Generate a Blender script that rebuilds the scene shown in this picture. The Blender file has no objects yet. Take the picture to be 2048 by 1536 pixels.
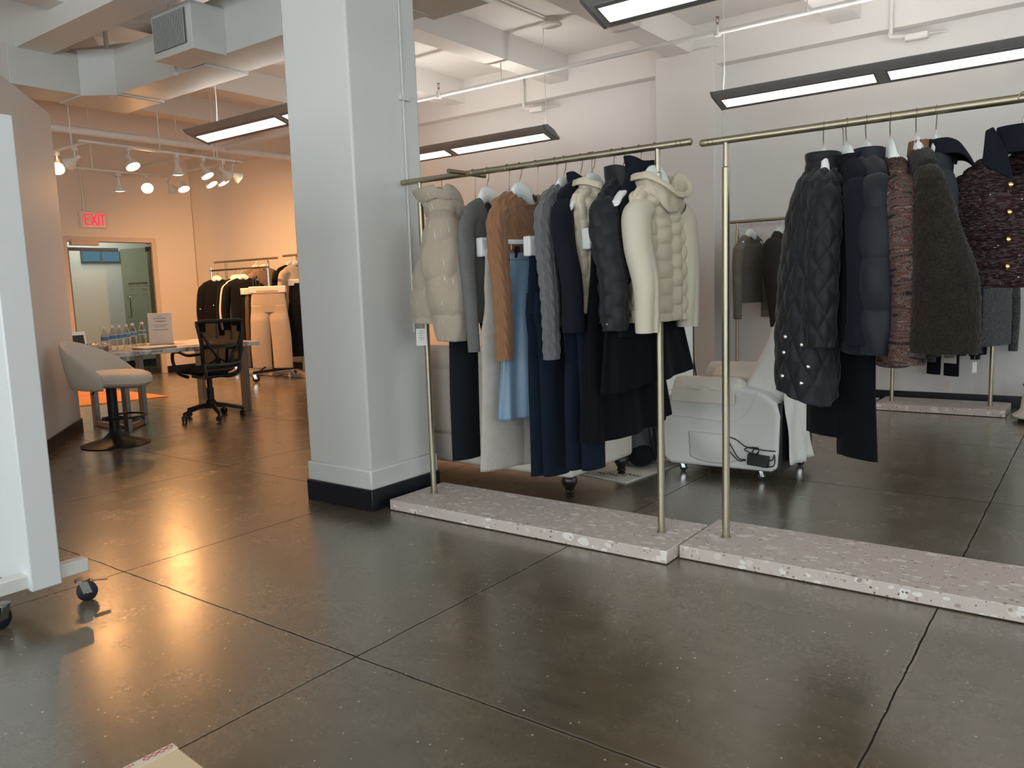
import bpy, math, random
import numpy as np
from mathutils import Vector, Matrix
PI = math.pi
SC = bpy.context.scene
COL = SC.collection
rnd = random.Random(11)

# ---------------------------------------------------------------- helpers
def children(o): return [c for c in bpy.data.objects if c.parent == o]

def chain(o):
    m = Matrix.Identity(4)
    while o is not None:
        m = o.matrix_basis @ m
        o = o.parent
    return m

def tag(o, label=None, cat=None, group=None, kind=None):
    if label: o['label'] = label
    if cat: o['category'] = cat
    if group: o['group'] = group
    if kind: o['kind'] = kind
    return o

def thing(name, label, cat, loc=(0, 0, 0), rz=0.0, group=None):
    o = bpy.data.objects.new(name, None)
    COL.objects.link(o)
    o.empty_display_size = 0.1
    o.location = loc
    o.rotation_euler = (0, 0, rz)
    return tag(o, label, cat, group)

class MB:
    def __init__(self):
        self.V = []; self.F = []; self.U = []; self.n = 0
    def add(self, V, F, U=None):
        V = np.asarray(V, float).reshape(-1, 3)
        if U is None: U = np.zeros((len(V), 2))
        k = self.n
        self.V.append(V); self.U.append(np.asarray(U, float))
        self.F.extend([tuple(i + k for i in f) for f in F])
        self.n += len(V)
        return self
    def box(self, x0, y0, z0, x1, y1, z1):
        x0, x1 = min(x0, x1), max(x0, x1); y0, y1 = min(y0, y1), max(y0, y1); z0, z1 = min(z0, z1), max(z0, z1)
        V = [(x, y, z) for z in (z0, z1) for y in (y0, y1) for x in (x0, x1)]
        F = [(0, 2, 3, 1), (4, 5, 7, 6), (0, 1, 5, 4), (2, 6, 7, 3), (0, 4, 6, 2), (1, 3, 7, 5)]
        return self.add(V, F)
    def obox(self, c, ax, ay, az):
        c = np.array(c, float); ax = np.array(ax, float); ay = np.array(ay, float); az = np.array(az, float)
        V = [c + sx * ax + sy * ay + sz * az for sz in (-1, 1) for sy in (-1, 1) for sx in (-1, 1)]
        F = [(0, 2, 3, 1), (4, 5, 7, 6), (0, 1, 5, 4), (2, 6, 7, 3), (0, 4, 6, 2), (1, 3, 7, 5)]
        return self.add(V, F)
    def prism(self, pts, axis, a, b):
        """polygon pts (2D) extruded along axis ('x','y','z') from a to b"""
        n = len(pts); V = []
        for t in (a, b):
            for p, q in pts:
                V.append({'x': (t, p, q), 'y': (p, t, q), 'z': (p, q, t)}[axis])
        F = [tuple(range(n)), tuple(range(2 * n - 1, n - 1, -1))]
        for i in range(n):
            j = (i + 1) % n
            F.append((i, i + n, j + n, j))
        return self.add(V, F)
    def loft(self, R, closed=True, cap0=False, cap1=False, uv=None):
        R = np.asarray(R, float); m, n = R.shape[:2]
        F = []
        for i in range(m - 1):
            for j in range(n if closed else n - 1):
                k = (j + 1) % n
                F.append((i * n + j, i * n + k, (i + 1) * n + k, (i + 1) * n + j))
        if cap0: F.append(tuple(range(n - 1, -1, -1)))
        if cap1: F.append(tuple((m - 1) * n + j for j in range(n)))
        U = None if uv is None else np.asarray(uv).reshape(-1, 2)
        return self.add(R.reshape(-1, 3), F, U)
    def tube(self, path, r, n=10, cap=True, flat=None, ref=None):
        P = np.asarray(path, float); m = len(P)
        r = np.broadcast_to(np.asarray(r, float), (m,))
        T = np.gradient(P, axis=0); T /= np.linalg.norm(T, axis=1)[:, None] + 1e-12
        if ref is None:
            ref = np.array([0, 0, 1.0]) if abs(T[:, 2]).mean() < .8 else np.array([1.0, 0, 0])
        ref = np.asarray(ref, float)
        R = np.zeros((m, n, 3)); ang = np.arange(n) * 2 * PI / n
        A = None
        for i in range(m):
            if A is None: A = ref - T[i] * (ref @ T[i])
            else: A = A - T[i] * (A @ T[i])
            A = A / (np.linalg.norm(A) + 1e-12); B = np.cross(T[i], A)
            f = 1.0 if flat is None else flat
            R[i] = P[i] + r[i] * (np.cos(ang)[:, None] * A * f + np.sin(ang)[:, None] * B)
        return self.loft(R, True, cap, cap)
    def lathe(self, prof, n=24, o=(0, 0, 0), cap=True):
        ang = np.arange(n) * 2 * PI / n
        R = np.array([[(o[0] + r * math.cos(a), o[1] + r * math.sin(a), o[2] + z) for a in ang] for r, z in prof])
        return self.loft(R, True, cap, cap)
    def cyl(self, a, b, r, n=14): return self.tube([a, (np.array(a) + np.array(b)) / 2, b], r, n)
    def ell(self, c, rx, ry, rz, n=20, m=12):
        R = []
        for i in range(m + 1):
            t = -PI / 2 + PI * i / m
            ct = max(math.cos(t), 1e-3)
            R.append([(c[0] + rx * ct * math.cos(a), c[1] + ry * ct * math.sin(a), c[2] + rz * math.sin(t)) for a in np.arange(n) * 2 * PI / n])
        return self.loft(R, True, True, True)
    def build(self, name, mat, parent=None, smooth=True, bevel=0, seg=2, sub=0, local=False, sharp=35, kind=None, label=None):
        V = np.concatenate(self.V); U = np.concatenate(self.U)
        if parent is not None and not local:
            M = np.array(chain(parent).inverted()); V = V @ M[:3, :3].T + M[:3, 3]
        me = bpy.data.meshes.new(name)
        me.from_pydata(V.tolist(), [], self.F)
        if U.any():
            l = me.uv_layers.new(name='UVMap')
            idx = np.zeros(len(me.loops), np.int32); me.loops.foreach_get('vertex_index', idx)
            l.data.foreach_set('uv', U[idx].astype(np.float32).ravel())
        me.validate()
        import bmesh
        bm = bmesh.new(); bm.from_mesh(me); bmesh.ops.recalc_face_normals(bm, faces=bm.faces); bm.to_mesh(me); bm.free()
        if smooth:
            me.polygons.foreach_set('use_smooth', [True] * len(me.polygons))
            if sharp: me.set_sharp_from_angle(angle=math.radians(sharp))
        me.materials.append(mat)
        o = bpy.data.objects.new(name, me); COL.objects.link(o)
        if parent is not None: o.parent = parent
        if bevel:
            b = o.modifiers.new('bevel', 'BEVEL'); b.width = bevel; b.segments = seg; b.limit_method = 'ANGLE'; b.angle_limit = math.radians(40)
        if sub:
            s = o.modifiers.new('sub', 'SUBSURF'); s.levels = sub; s.render_levels = sub
        if kind: o['kind'] = kind
        if label: o['label'] = label
        return o

def bez(pts, k=8):
    """smooth Catmull-Rom through points"""
    P = np.asarray(pts, float); out = []
    Q = np.vstack([2 * P[0] - P[1], P, 2 * P[-1] - P[-2]])
    for i in range(1, len(Q) - 2):
        for t in np.arange(k) / k:
            a, b, c, d = Q[i - 1], Q[i], Q[i + 1], Q[i + 2]
            out.append(.5 * ((2 * b) + (c - a) * t + (2 * a - 5 * b + 4 * c - d) * t * t + (3 * b - a - 3 * c + d) * t ** 3))
    out.append(P[-1])
    return np.array(out)

# ---------------------------------------------------------------- materials
class NM:
    def __init__(self, name):
        self.m = bpy.data.materials.new(name); self.m.use_nodes = True
        self.t = self.m.node_tree; self.t.nodes.clear()
        self.out = self.n('ShaderNodeOutputMaterial')
    def n(self, ty, **kw):
        x = self.t.nodes.new(ty)
        for k, v in kw.items():
            if k.startswith('i_'):
                key = k[2:]; key = int(key) if key.isdigit() else key.replace('_', ' ')
                self.put(x.inputs[key], v)
            else: setattr(x, k, v)
        return x
    def put(self, s, v):
        if isinstance(v, bpy.types.NodeSocket): self.t.links.new(v, s)
        elif isinstance(v, bpy.types.Node): self.t.links.new(v.outputs[0], s)
        else:
            if isinstance(v, (tuple, list)) and len(v) == 3 and s.type == 'RGBA': v = (*v, 1)
            s.default_value = v
    def math(self, op, a, b=0.0, c=None, clamp=False):
        x = self.n('ShaderNodeMath', operation=op, use_clamp=clamp)
        self.put(x.inputs[0], a); self.put(x.inputs[1], b)
        if c is not None: self.put(x.inputs[2], c)
        return x.outputs[0]
    def mix(self, f, a, b, bt='MIX'):
        x = self.n('ShaderNodeMix', data_type='RGBA', blend_type=bt)
        self.put(x.inputs[0], f); self.put(x.inputs[6], a); self.put(x.inputs[7], b)
        return x.outputs[2]
    def ramp(self, f, stops):
        x = self.n('ShaderNodeValToRGB'); e = x.color_ramp.elements
        while len(e) < len(stops): e.new(.5)
        for el, (p, c) in zip(e, stops):
            el.position = p; el.color = (*c, 1) if len(c) == 3 else c
        self.put(x.inputs[0], f); return x.outputs[0]
    def step(self, f, a, b):
        x = self.n('ShaderNodeMapRange'); self.put(x.inputs[0], f); x.inputs[1].default_value = a; x.inputs[2].default_value = b
        return x.outputs[0]
    def coord(self, kind='Object', scale=None):
        c = self.n('ShaderNodeTexCoord').outputs[kind]
        if scale is not None:
            x = self.n('ShaderNodeMapping'); self.put(x.inputs[0], c); x.inputs['Scale'].default_value = scale; c = x.outputs[0]
        return c
    def noise(self, co, s, d=3, r=.55):
        x = self.n('ShaderNodeTexNoise'); self.put(x.inputs['Vector'], co); x.inputs['Scale'].default_value = s
        x.inputs['Detail'].default_value = d; x.inputs['Roughness'].default_value = r; return x
    def bsdf(self, **kw):
        b = self.n('ShaderNodeBsdfPrincipled')
        for k, v in kw.items(): self.put(b.inputs[k.replace('_', ' ')], v)
        self.t.links.new(b.outputs[0], self.out.inputs[0]); self.b = b
        return b
    def bump(self, h, s=.3, d=.01):
        x = self.n('ShaderNodeBump'); self.put(x.inputs['Height'], h); x.inputs['Strength'].default_value = s; x.inputs['Distance'].default_value = d
        self.t.links.new(x.outputs[0], self.b.inputs['Normal'])

MATS = {}
def simple(name, col, rough=.5, metal=0.0, spec=.5, bump=0, bs=60, var=.06, **kw):
    if name in MATS: return MATS[name]
    k = NM(name); co = k.coord('Object')
    n = k.noise(co, 9 if bs < 100 else 30, 4)
    c = k.mix(n.outputs[0], tuple(x * (1 - var) for x in col), tuple(min(1, x * (1 + var)) for x in col))
    k.bsdf(Base_Color=c, Roughness=rough, Metallic=metal, Specular_IOR_Level=spec, **kw)
    if bump: k.bump(k.noise(co, bs, 3).outputs[0], bump, .004)
    MATS[name] = k.m; return k.m

def fabric(name, col, col2=None, rough=.9, scale=700, var=.25, bump=.25, sheen=.03, mode='weave', spec=.15):
    if name in MATS: return MATS[name]
    k = NM(name); co = k.coord('Object')
    col2 = col2 or tuple(x * (1 - var) for x in col)
    f1 = k.noise(co, scale, 2).outputs[0]; f0 = k.noise(co, 14, 3).outputs[0]
    f = k.math('MULTIPLY_ADD', f1, .7, k.math('MULTIPLY', f0, .3))
    f = k.step(f, .35, .65)
    c = k.mix(f, col2, col)
    k.bsdf(Base_Color=c, Roughness=rough, Specular_IOR_Level=spec, Sheen_Weight=sheen, Sheen_Roughness=.5)
    k.bump(f1, bump, .002)
    MATS[name] = k.m; return k.m

def emit(name, col, s):
    if name in MATS: return MATS[name]
    k = NM(name); e = k.n('ShaderNodeEmission'); k.put(e.inputs[0], col); e.inputs[1].default_value = s
    k.t.links.new(e.outputs[0], k.out.inputs[0]); MATS[name] = k.m; return k.m

def glass(name, tint=(.9, .95, .93), refl=.12, rough=.02):
    if name in MATS: return MATS[name]
    k = NM(name); a = k.n('ShaderNodeBsdfTransparent'); k.put(a.inputs[0], tint)
    g = k.n('ShaderNodeBsdfGlossy'); k.put(g.inputs[0], (1, 1, 1)); g.inputs['Roughness'].default_value = rough
    fr = k.n('ShaderNodeLayerWeight'); fr.inputs[0].default_value = refl
    mx = k.n('ShaderNodeMixShader'); k.put(mx.inputs[0], fr.outputs[0]); k.put(mx.inputs[1], a); k.put(mx.inputs[2], g)
    k.t.links.new(mx.outputs[0], k.out.inputs[0]); MATS[name] = k.m; return k.m

def m_wall(name, col, rough=.55):
    k = NM(name); co = k.coord('Object')
    n = k.noise(co, 1.2, 4).outputs[0]
    c = k.mix(n, tuple(x * .96 for x in col), col)
    k.bsdf(Base_Color=c, Roughness=rough, Specular_IOR_Level=.35)
    h = k.math('ADD', k.noise(co, 3, 4).outputs[0], k.math('MULTIPLY', k.noise(co, 180, 2).outputs[0], .12))
    k.bump(h, .25, .01)
    MATS[name] = k.m; return k.m

WALL = m_wall('wall_paint', (.80, .77, .75))
CEIL = m_wall('ceiling_paint', (.82, .79, .76))
COLM = m_wall('column_paint', (.77, .77, .75), .4)
PART = m_wall('partition_paint', (.86, .84, .83))
WARMW = m_wall('far_wall_paint', (.76, .70, .62))
DUCT = m_wall('duct_paint', (.74, .75, .73), .45)
CORR = m_wall('corridor_paint', (.50, .52, .47))

def m_floor():
    k = NM('polished_concrete')
    co = k.n('ShaderNodeNewGeometry').outputs['Position']
    big = k.noise(co, .9, 5, .6).outputs[0]; mid = k.noise(co, 4.5, 6, .65).outputs[0]; fine = k.noise(co, 60, 4, .7).outputs[0]
    st = k.n('ShaderNodeMapping'); k.put(st.inputs[0], co); st.inputs['Scale'].default_value = (3, 14, 1); st.inputs['Rotation'].default_value = (0, 0, .5)
    streak = k.noise(st.outputs[0], 1.2, 5, .6).outputs[0]
    f = k.math('ADD', k.math('MULTIPLY', big, .6), k.math('ADD', k.math('MULTIPLY', mid, .24), k.math('MULTIPLY', streak, .22)))
    c = k.ramp(f, [(.32, (.058, .044, .024)), (.47, (.122, .093, .056)), (.62, (.178, .140, .092)), (.80, (.235, .19, .135))])
    c = k.mix(k.math('MULTIPLY', fine, .35), c, (.16, .125, .083))
    gr = k.noise(co, .6, 2).outputs[0]
    c = k.mix(k.step(gr, .45, .75), c, k.mix(.35, c, (.03, .035, .022)))
    # white flecks and chips
    vo = k.n('ShaderNodeTexVoronoi'); k.put(vo.inputs['Vector'], co); vo.inputs['Scale'].default_value = 55
    vc = k.n('ShaderNodeSeparateColor'); k.put(vc.inputs[0], vo.outputs['Color'])
    fl = k.math('MULTIPLY', k.math('LESS_THAN', vo.outputs['Distance'], .2), k.math('GREATER_THAN', vc.outputs[0], .962))
    vo2 = k.n('ShaderNodeTexVoronoi'); k.put(vo2.inputs['Vector'], co); vo2.inputs['Scale'].default_value = 9
    vc2 = k.n('ShaderNodeSeparateColor'); k.put(vc2.inputs[0], vo2.outputs['Color'])
    nd = k.math('ADD', vo2.outputs['Distance'], k.math('MULTIPLY', mid, .12))
    fl2 = k.math('MULTIPLY', k.math('LESS_THAN', nd, .085), k.math('GREATER_THAN', vc2.outputs[1], .965))
    # fine scratches
    sc = None
    for ang, thr in ((.4, .93), (1.3, .95), (2.3, .95)):
        mp = k.n('ShaderNodeMapping'); k.put(mp.inputs[0], co); mp.inputs['Rotation'].default_value = (0, 0, ang); mp.inputs['Scale'].default_value = (1.5, 40, 1)
        vs = k.n('ShaderNodeTexVoronoi', feature='F1'); k.put(vs.inputs['Vector'], mp.outputs[0]); vs.inputs['Scale'].default_value = 1.6
        cc = k.n('ShaderNodeSeparateColor'); k.put(cc.inputs[0], vs.outputs['Color'])
        s = k.math('MULTIPLY', k.math('LESS_THAN', vs.outputs['Distance'], .10), k.math('GREATER_THAN', cc.outputs[0], thr))
        sc = s if sc is None else k.math('MAXIMUM', sc, s)
    c = k.mix(k.math('MULTIPLY', sc, .35), c, (.3, .25, .18))
    c = k.mix(fl, c, (.55, .5, .42)); c = k.mix(k.math('MULTIPLY', fl2, .75), c, (.32, .3, .26))
    # saw-cut joints
    xyz = k.n('ShaderNodeSeparateXYZ'); k.put(xyz.inputs[0], co)
    wob = k.math('MULTIPLY', k.math('SUBTRACT', k.noise(co, 7, 3).outputs[0], .5), .012)
    def line(s, off, step):
        q = k.math('MODULO', k.math('ADD', k.math('ADD', s, wob), 150 * step - off), step)
        return k.math('MINIMUM', q, k.math('SUBTRACT', step, q))
    d = k.math('MINIMUM', line(xyz.outputs[0], -.434, 1.497), line(xyz.outputs[1], 1.668, 1.4975))
    jw = k.math('ADD', .0017, k.math('MULTIPLY', k.noise(co, 3, 2).outputs[0], .0022))
    j = k.math('LESS_THAN', d, jw)
    halo = k.math('MULTIPLY', k.math('SUBTRACT', 1, k.step(d, .005, .014)), k.step(k.noise(co, 3.1, 3).outputs[0], .38, .6))
    c = k.mix(k.math('MULTIPLY', halo, .6), c, (.27, .23, .18)); c = k.mix(j, c, (.032, .027, .021))
    ro = k.math('ADD', .15, k.math('MULTIPLY', k.math('ADD', mid, k.math('MULTIPLY', fine, .5)), .15))
    nj = k.math('SUBTRACT', 1, j)
    k.bsdf(Base_Color=c, Roughness=k.math('MAXIMUM', ro, j), Specular_IOR_Level=k.math('MULTIPLY', nj, .75), Coat_Weight=k.math('MULTIPLY', nj, .85), Coat_IOR=1.6, Coat_Roughness=k.math('MULTIPLY', ro, .95))
    h = k.math('SUBTRACT', k.math('ADD', k.math('MULTIPLY', mid, .6), k.math('MULTIPLY', k.noise(co, 16, 3).outputs[0], .35)), k.math('MULTIPLY', j, .5))
    k.bump(h, .10, .02)
    return k.m
FLOOR = m_floor()

def m_terrazzo():
    k = NM('pink_terrazzo'); co = k.n('ShaderNodeNewGeometry').outputs['Position']
    wn = k.noise(co, 20, 2)
    wv = k.n('ShaderNodeVectorMath', operation='SCALE'); k.put(wv.inputs[0], wn.outputs['Color']); wv.inputs['Scale'].default_value = .02
    ad = k.n('ShaderNodeVectorMath', operation='ADD'); k.put(ad.inputs[0], co); k.put(ad.inputs[1], wv)
    c = k.mix(k.noise(co, 22, 4).outputs[0], (.60, .505, .465), (.70, .61, .565))
    def chips(scale, stretch, thr, dist, col, seed):
        mp = k.n('ShaderNodeMapping'); k.put(mp.inputs[0], ad); mp.inputs['Scale'].default_value = stretch; mp.inputs['Location'].default_value = (seed, seed * .7, 0)
        mp.inputs['Rotation'].default_value = (0, 0, seed)
        v = k.n('ShaderNodeTexVoronoi'); k.put(v.inputs['Vector'], mp); v.inputs['Scale'].default_value = scale
        s = k.n('ShaderNodeSeparateColor'); k.put(s.inputs[0], v.outputs['Color'])
        m = k.math('MULTIPLY', k.math('LESS_THAN', v.outputs['Distance'], k.math('MULTIPLY', s.outputs[1], dist)), k.math('GREATER_THAN', s.outputs[0], thr))
        return k.mix(m, c, col)
    c = chips(26, (1, .6, 1), .5, .5, (.76, .67, .62), 1.0)
    c = chips(24, (.6, 1.2, 1), .55, .5, (.88, .83, .79), 2.2)
    c = chips(34, (.7, 1.1, 1.2), .6, .45, (.86, .80, .76), 3.9)
    c = chips(14, (.7, 1.2, 1), .86, .42, (.83, .77, .72), 8.2)
    c = chips(40, (1, 1, 1), .72, .4, (.42, .32, .30), 5.1)
    c = chips(70, (1, 1, 1), .8, .35, (.16, .12, .11), 6.3)
    k.bsdf(Base_Color=c, Roughness=.38, Specular_IOR_Level=.5)
    return k.m
TERR = m_terrazzo()

BRASS = simple('brushed_brass', (.42, .365, .27), .38, 1.0, var=.1)
BRASSD = simple('brass_cap', (.36, .30, .21), .38, 1.0)
STEEL = simple('brushed_steel', (.27, .25, .24), .32, 1.0)
CHROME = simple('chrome', (.75, .75, .75), .15, 1.0)
HOOKM = simple('hook_metal', (.40, .33, .27), .3, 1.0)
BLACKP = simple('black_plastic', (.012, .012, .013), .45, spec=.4)
GREYP = simple('grey_plastic', (.06, .062, .066), .5)
RUBBER = simple('black_rubber', (.010, .012, .018), .5)
BASEB = simple('black_vinyl_base', (.008, .010, .018), .38)
WHITEP = simple('white_plastic', (.86, .86, .84), .4)
WHITEPAINT = simple('white_enamel', (.74, .74, .70), .4, bump=.1)
PAPER = simple('paper', (.85, .83, .80), .8)
INK = simple('ink', (.13, .13, .14), .8)
SILV = simple('fixture_silver', (.34, .335, .33), .45, .2)
DARKF = simple('fixture_dark', (.20, .198, .195), .45, .1)
PIPEP = simple('pipe_paint', (.78, .76, .73), .45)
TRACKP = simple('track_white', (.80, .77, .72), .4)
CREAMV = simple('cream_upholstery', (.74, .68, .60), .6, bump=.15, bs=400, var=.04)
WHITEU = simple('white_upholstery', (.78, .77, .75), .6, bump=.1, bs=300, var=.03)
TOWEL = fabric('towel_cream', (.82, .78, .70), scale=400, var=.1)
SHEET = fabric('white_sheet', (.84, .82, .78), scale=500, var=.06)
DARKWOOD = simple('dark_turned_wood', (.012, .008, .007), .3)
# ---------------------------------------------------------------- room shell
CZ = 3.72
def S(name, mb, mat, **k):
    return mb.build(name, mat, None, kind='structure', **k)
S('floor', MB().box(-14.0, -4.2, -.12, 5.2, 8.9, 0), FLOOR, smooth=False)
S('ceiling', MB().box(-12.3, -4.2, CZ, 5.2, 8.2, CZ + .15), CEIL, smooth=False)
# back wall with its deep edge beam and pilaster
S('wall_back', MB().box(-12.3, 8.0, 0, 5.2, 8.2, CZ), WALL, smooth=False)
S('trim_1', MB().box(-12.1, 7.86, 3.31, 5.0, 8.0, CZ), CEIL, smooth=False)
S('wall_pilaster', MB().box(-3.86, 7.80, 0, -3.22, 8.0, 3.46), WALL, bevel=.006)
S('baseboard_back', MB().box(-11.9, 7.985, 0, 5.0, 8.0, .105).box(-3.87, 7.785, 0, -3.21, 7.80, .105), BASEB, bevel=.003)
# beams running front to back, and the girder across the columns
for i, bx in enumerate((-11.1, -9.6, -8.1, -6.6, -5.085, -3.595, -2.0, -.5, 1.0, 2.5, 4.0)):
    S('ceiling_beam', MB().box(bx - .125, -4.0, 3.45, bx + .125, 7.86, CZ), CEIL, smooth=False)
S('trim_2', MB().box(-12.0, 3.12, 3.3, 5.0, 3.40, CZ), CEIL, smooth=False)
# exit-side wall with the doorway
XW = -11.9
WL = MB().box(XW - .2, -4, 0, XW, 5.40, CZ).box(XW - .2, 6.72, 0, XW, 7.42, CZ).box(XW - .2, 5.40, 2.075, XW, 6.72, CZ).box(XW - .35, 7.42, 0, XW - .17, 8.0, CZ)
S('wall_left', WL, WARMW, smooth=False)
S('baseboard_left', MB().box(XW, -4, 0, XW + .015, 5.34, .105).box(XW, 6.78, 0, XW + .015, 7.42, .105), BASEB, bevel=.003)
# window wall behind and right wall, unseen but lighting the room
def wall_with_windows(name, axis, at, thick, lo, hi, wins, z0, z1, mat):
    b = MB()
    def bx(a0, a1, za, zb):
        if axis == 'y': b.box(a0, at - thick, za, a1, at, zb)
        else: b.box(at, a0, za, at + thick, a1, zb)
    cur = lo
    for a0, a1 in wins:
        bx(cur, a0, 0, CZ); bx(a0, a1, 0, z0); bx(a0, a1, z1, CZ); cur = a1
    bx(cur, hi, 0, CZ)
    S(name, b, mat, smooth=False)
FW = [(-5.6, -2.4), (-1.2, 1.6), (2.4, 4.6)]
RW = [(-3.4, .2), (1.7, 4.7), (5.6, 7.6)]
wall_with_windows('wall_front', 'y', -4.0, .2, -12.3, 5.2, FW, .7, 3.1, WALL)
wall_with_windows('wall_right', 'x', 5.0, .2, -4.2, 8.2, RW, .7, 3.1, WALL)
PANE = glass('window_glass', (.95, .97, .97), .08)
def window(i, axis, at, a0, a1, z0, z1):
    w = MB(); p = MB(); t = .05
    def bx(m, u0, u1, za, zb, d0, d1):
        if axis == 'y': m.box(u0, at - d1, za, u1, at - d0, zb)
        else: m.box(at + d0, u0, za, at + d1, u1, zb)
    for u in (a0, (a0 + a1) / 2 - t / 2, a1 - t): bx(w, u, u + t, z0, z1, .06, .13)
    for z in (z0, z0 + .62 * (z1 - z0), z1 - t): bx(w, a0, a1, z, z + t, .06, .13)
    o = w.build('window_%d' % i, WHITEPAINT, None, smooth=False, kind='structure')
    bx(p, a0 + .01, a1 - .01, z0 + .01, z1 - .01, .09, .096)
    p.build('pane', PANE, o, smooth=False)
n = 1
for a in FW: window(n, 'y', -4.0, a[0], a[1], .7, 3.1); n += 1
for a in RW: window(n, 'x', 5.0, a[0], a[1], .7, 3.1); n += 1
# corridor beyond the glass doors
S('wall_corridor', MB().box(-13.7, 3.6, 0, -13.5, 8.9, 2.75).box(-13.5, 3.4, 0, -12.1, 3.6, 2.75).box(-13.5, 8.7, 0, -12.1, 8.9, 2.75), CORR, smooth=False)
S('ceiling_corridor', MB().box(-13.7, 3.4, 2.7, -12.1, 8.9, 2.8), CORR, smooth=False)
S('baseboard_corridor', MB().box(-13.5, 3.6, 0, -13.485, 8.7, .12), BASEB)
w = MB().box(-13.5, 6.36, 1.80, -13.47, 7.0, 1.99).build('window_9', simple('transom_frame', (.06, .09, .11), .5), None, kind='structure')
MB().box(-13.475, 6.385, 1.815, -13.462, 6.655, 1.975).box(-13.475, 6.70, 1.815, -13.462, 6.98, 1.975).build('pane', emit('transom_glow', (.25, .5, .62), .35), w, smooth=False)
# square column between the rooms
cx0, cx1, cy0, cy1 = -3.672, -3.165, 2.915, 3.43
c = MB().box(cx0, cy0, .22, cx1, cy1, 3.3).build('column', COLM, None, bevel=.012, kind='structure')
MB().box(cx0 - .012, cy0 - .012, .115, cx1 + .012, cy1 + .012, .225).build('plinth', COLM, c, bevel=.01)
MB().box(cx0 - .018, cy0 - .018, 0, cx1 + .018, cy1 + .018, .118).build('base_strip', BASEB, c, bevel=.004)
# diagonal partition at left
d = np.array([-.80, .60]); d /= np.linalg.norm(d); nrm = np.array([-d[1], d[0]])
A = np.array([-7.555, 3.42]); B = A - d * 3.15
def slab(off0, off1, z0, z1):
    q = [A + nrm * off0, B + nrm * off0, B + nrm * off1, A + nrm * off1]
    return MB().prism([tuple(x) for x in q], 'z', z0, z1)
sgn = 1 if (nrm @ (np.array([0, 0]) - A)) < 0 else -1
S('wall_partition', slab(0, .14 * sgn, 0, 2.84), PART, bevel=.015)
S('baseboard_partition', slab(-.012 * sgn, 0, 0, .115), BASEB, bevel=.003)

# ---------------------------------------------------------------- glass doors
FRM = simple('door_frame_paint', (.62, .52, .42), .5)
GLS = glass('door_glass', (.78, .80, .70), .2)
fr = MB()
fr.box(XW - .16, 5.36, 0, XW + .02, 5.43, 2.10).box(XW - .16, 6.69, 0, XW + .02, 6.76, 2.10).box(XW - .16, 5.43, 2.03, XW + .02, 6.69, 2.10)
door = fr.build('door_1', FRM, None, bevel=.006, kind='structure')
MB().box(XW - .02, 5.47, 1.97, XW + .07, 5.86, 2.055).build('door_closer', simple('closer_paint', (.60, .48, .38), .5), door, bevel=.008)
MB().box(XW - .72, 5.74, 1.935, XW - .64, 6.50, 1.985).box(XW - .72, 5.70, 0, XW - .64, 5.745, 1.985).build('inner_frame', simple('inner_frame_grey', (.16, .14, .12), .5), door, bevel=.004)
def leaf(h, e, name):
    h = np.array(h); e = np.array(e); u = (e - h) / np.linalg.norm(e - h); v = np.array([-u[1], u[0]]); L = np.linalg.norm(e - h)
    def ob(m, a0, a1, z0, z1, t, off=0):
        c = h + u * (a0 + a1) / 2 + v * off
        m.obox((c[0], c[1], (z0 + z1) / 2), (u[0] * (a1 - a0) / 2, u[1] * (a1 - a0) / 2, 0), (v[0] * t, v[1] * t, 0), (0, 0, (z1 - z0) / 2)); return m
    g = ob(MB(), 0, L, .03, 1.965, .006).build('glass_leaf', GLS, door, smooth=False)
    ob(ob(MB(), 0, L, .0, .09, .012), 0, .10, 1.90, 1.975, .012).build('door_rail', STEEL, g, smooth=False)
    return h, u, v, L, ob, g
hh, u_, v_, L_, ob, g = leaf((XW - .02, 6.685), (XW - .66, 6.53), 'r')
for sg in (-1,):
    b = h0 = hh + u_ * (L_ - .06)
    pth = [(b[0] + v_[0] * q * sg, b[1] + v_[1] * q * sg, z) for q, z in ((0, 1.2), (.05, 1.2), (.062, 1.18), (.062, .92), (.05, .9), (0, .9))]
    MB().tube(bez(pth, 4), .011).build('pull_handle', CHROME, g)
# faint frosted lettering seen from behind, too soft to read: a line of blocks above a rule
m = MB()
xs = .10
for gw in (.012,) * 11:
    xs += .034 if len(m.V) not in (4, 7) else .05
    ob(m, xs, xs + .022, 1.405, 1.435, .0075)
ob(m, .13, .52, 1.375, 1.382, .0075)
for a, z in ((.16, 1.33), (.16, 1.31), (.42, 1.33), (.16, 1.24), (.42, 1.24)): ob(m, a, a + .08, z, z + .008, .0075)
m.build('door_lettering', simple('frosted_vinyl', (.16, .13, .09), .7), g, smooth=False)
leaf((XW - .02, 5.435), (XW - .65, 5.58), 'l')

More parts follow.
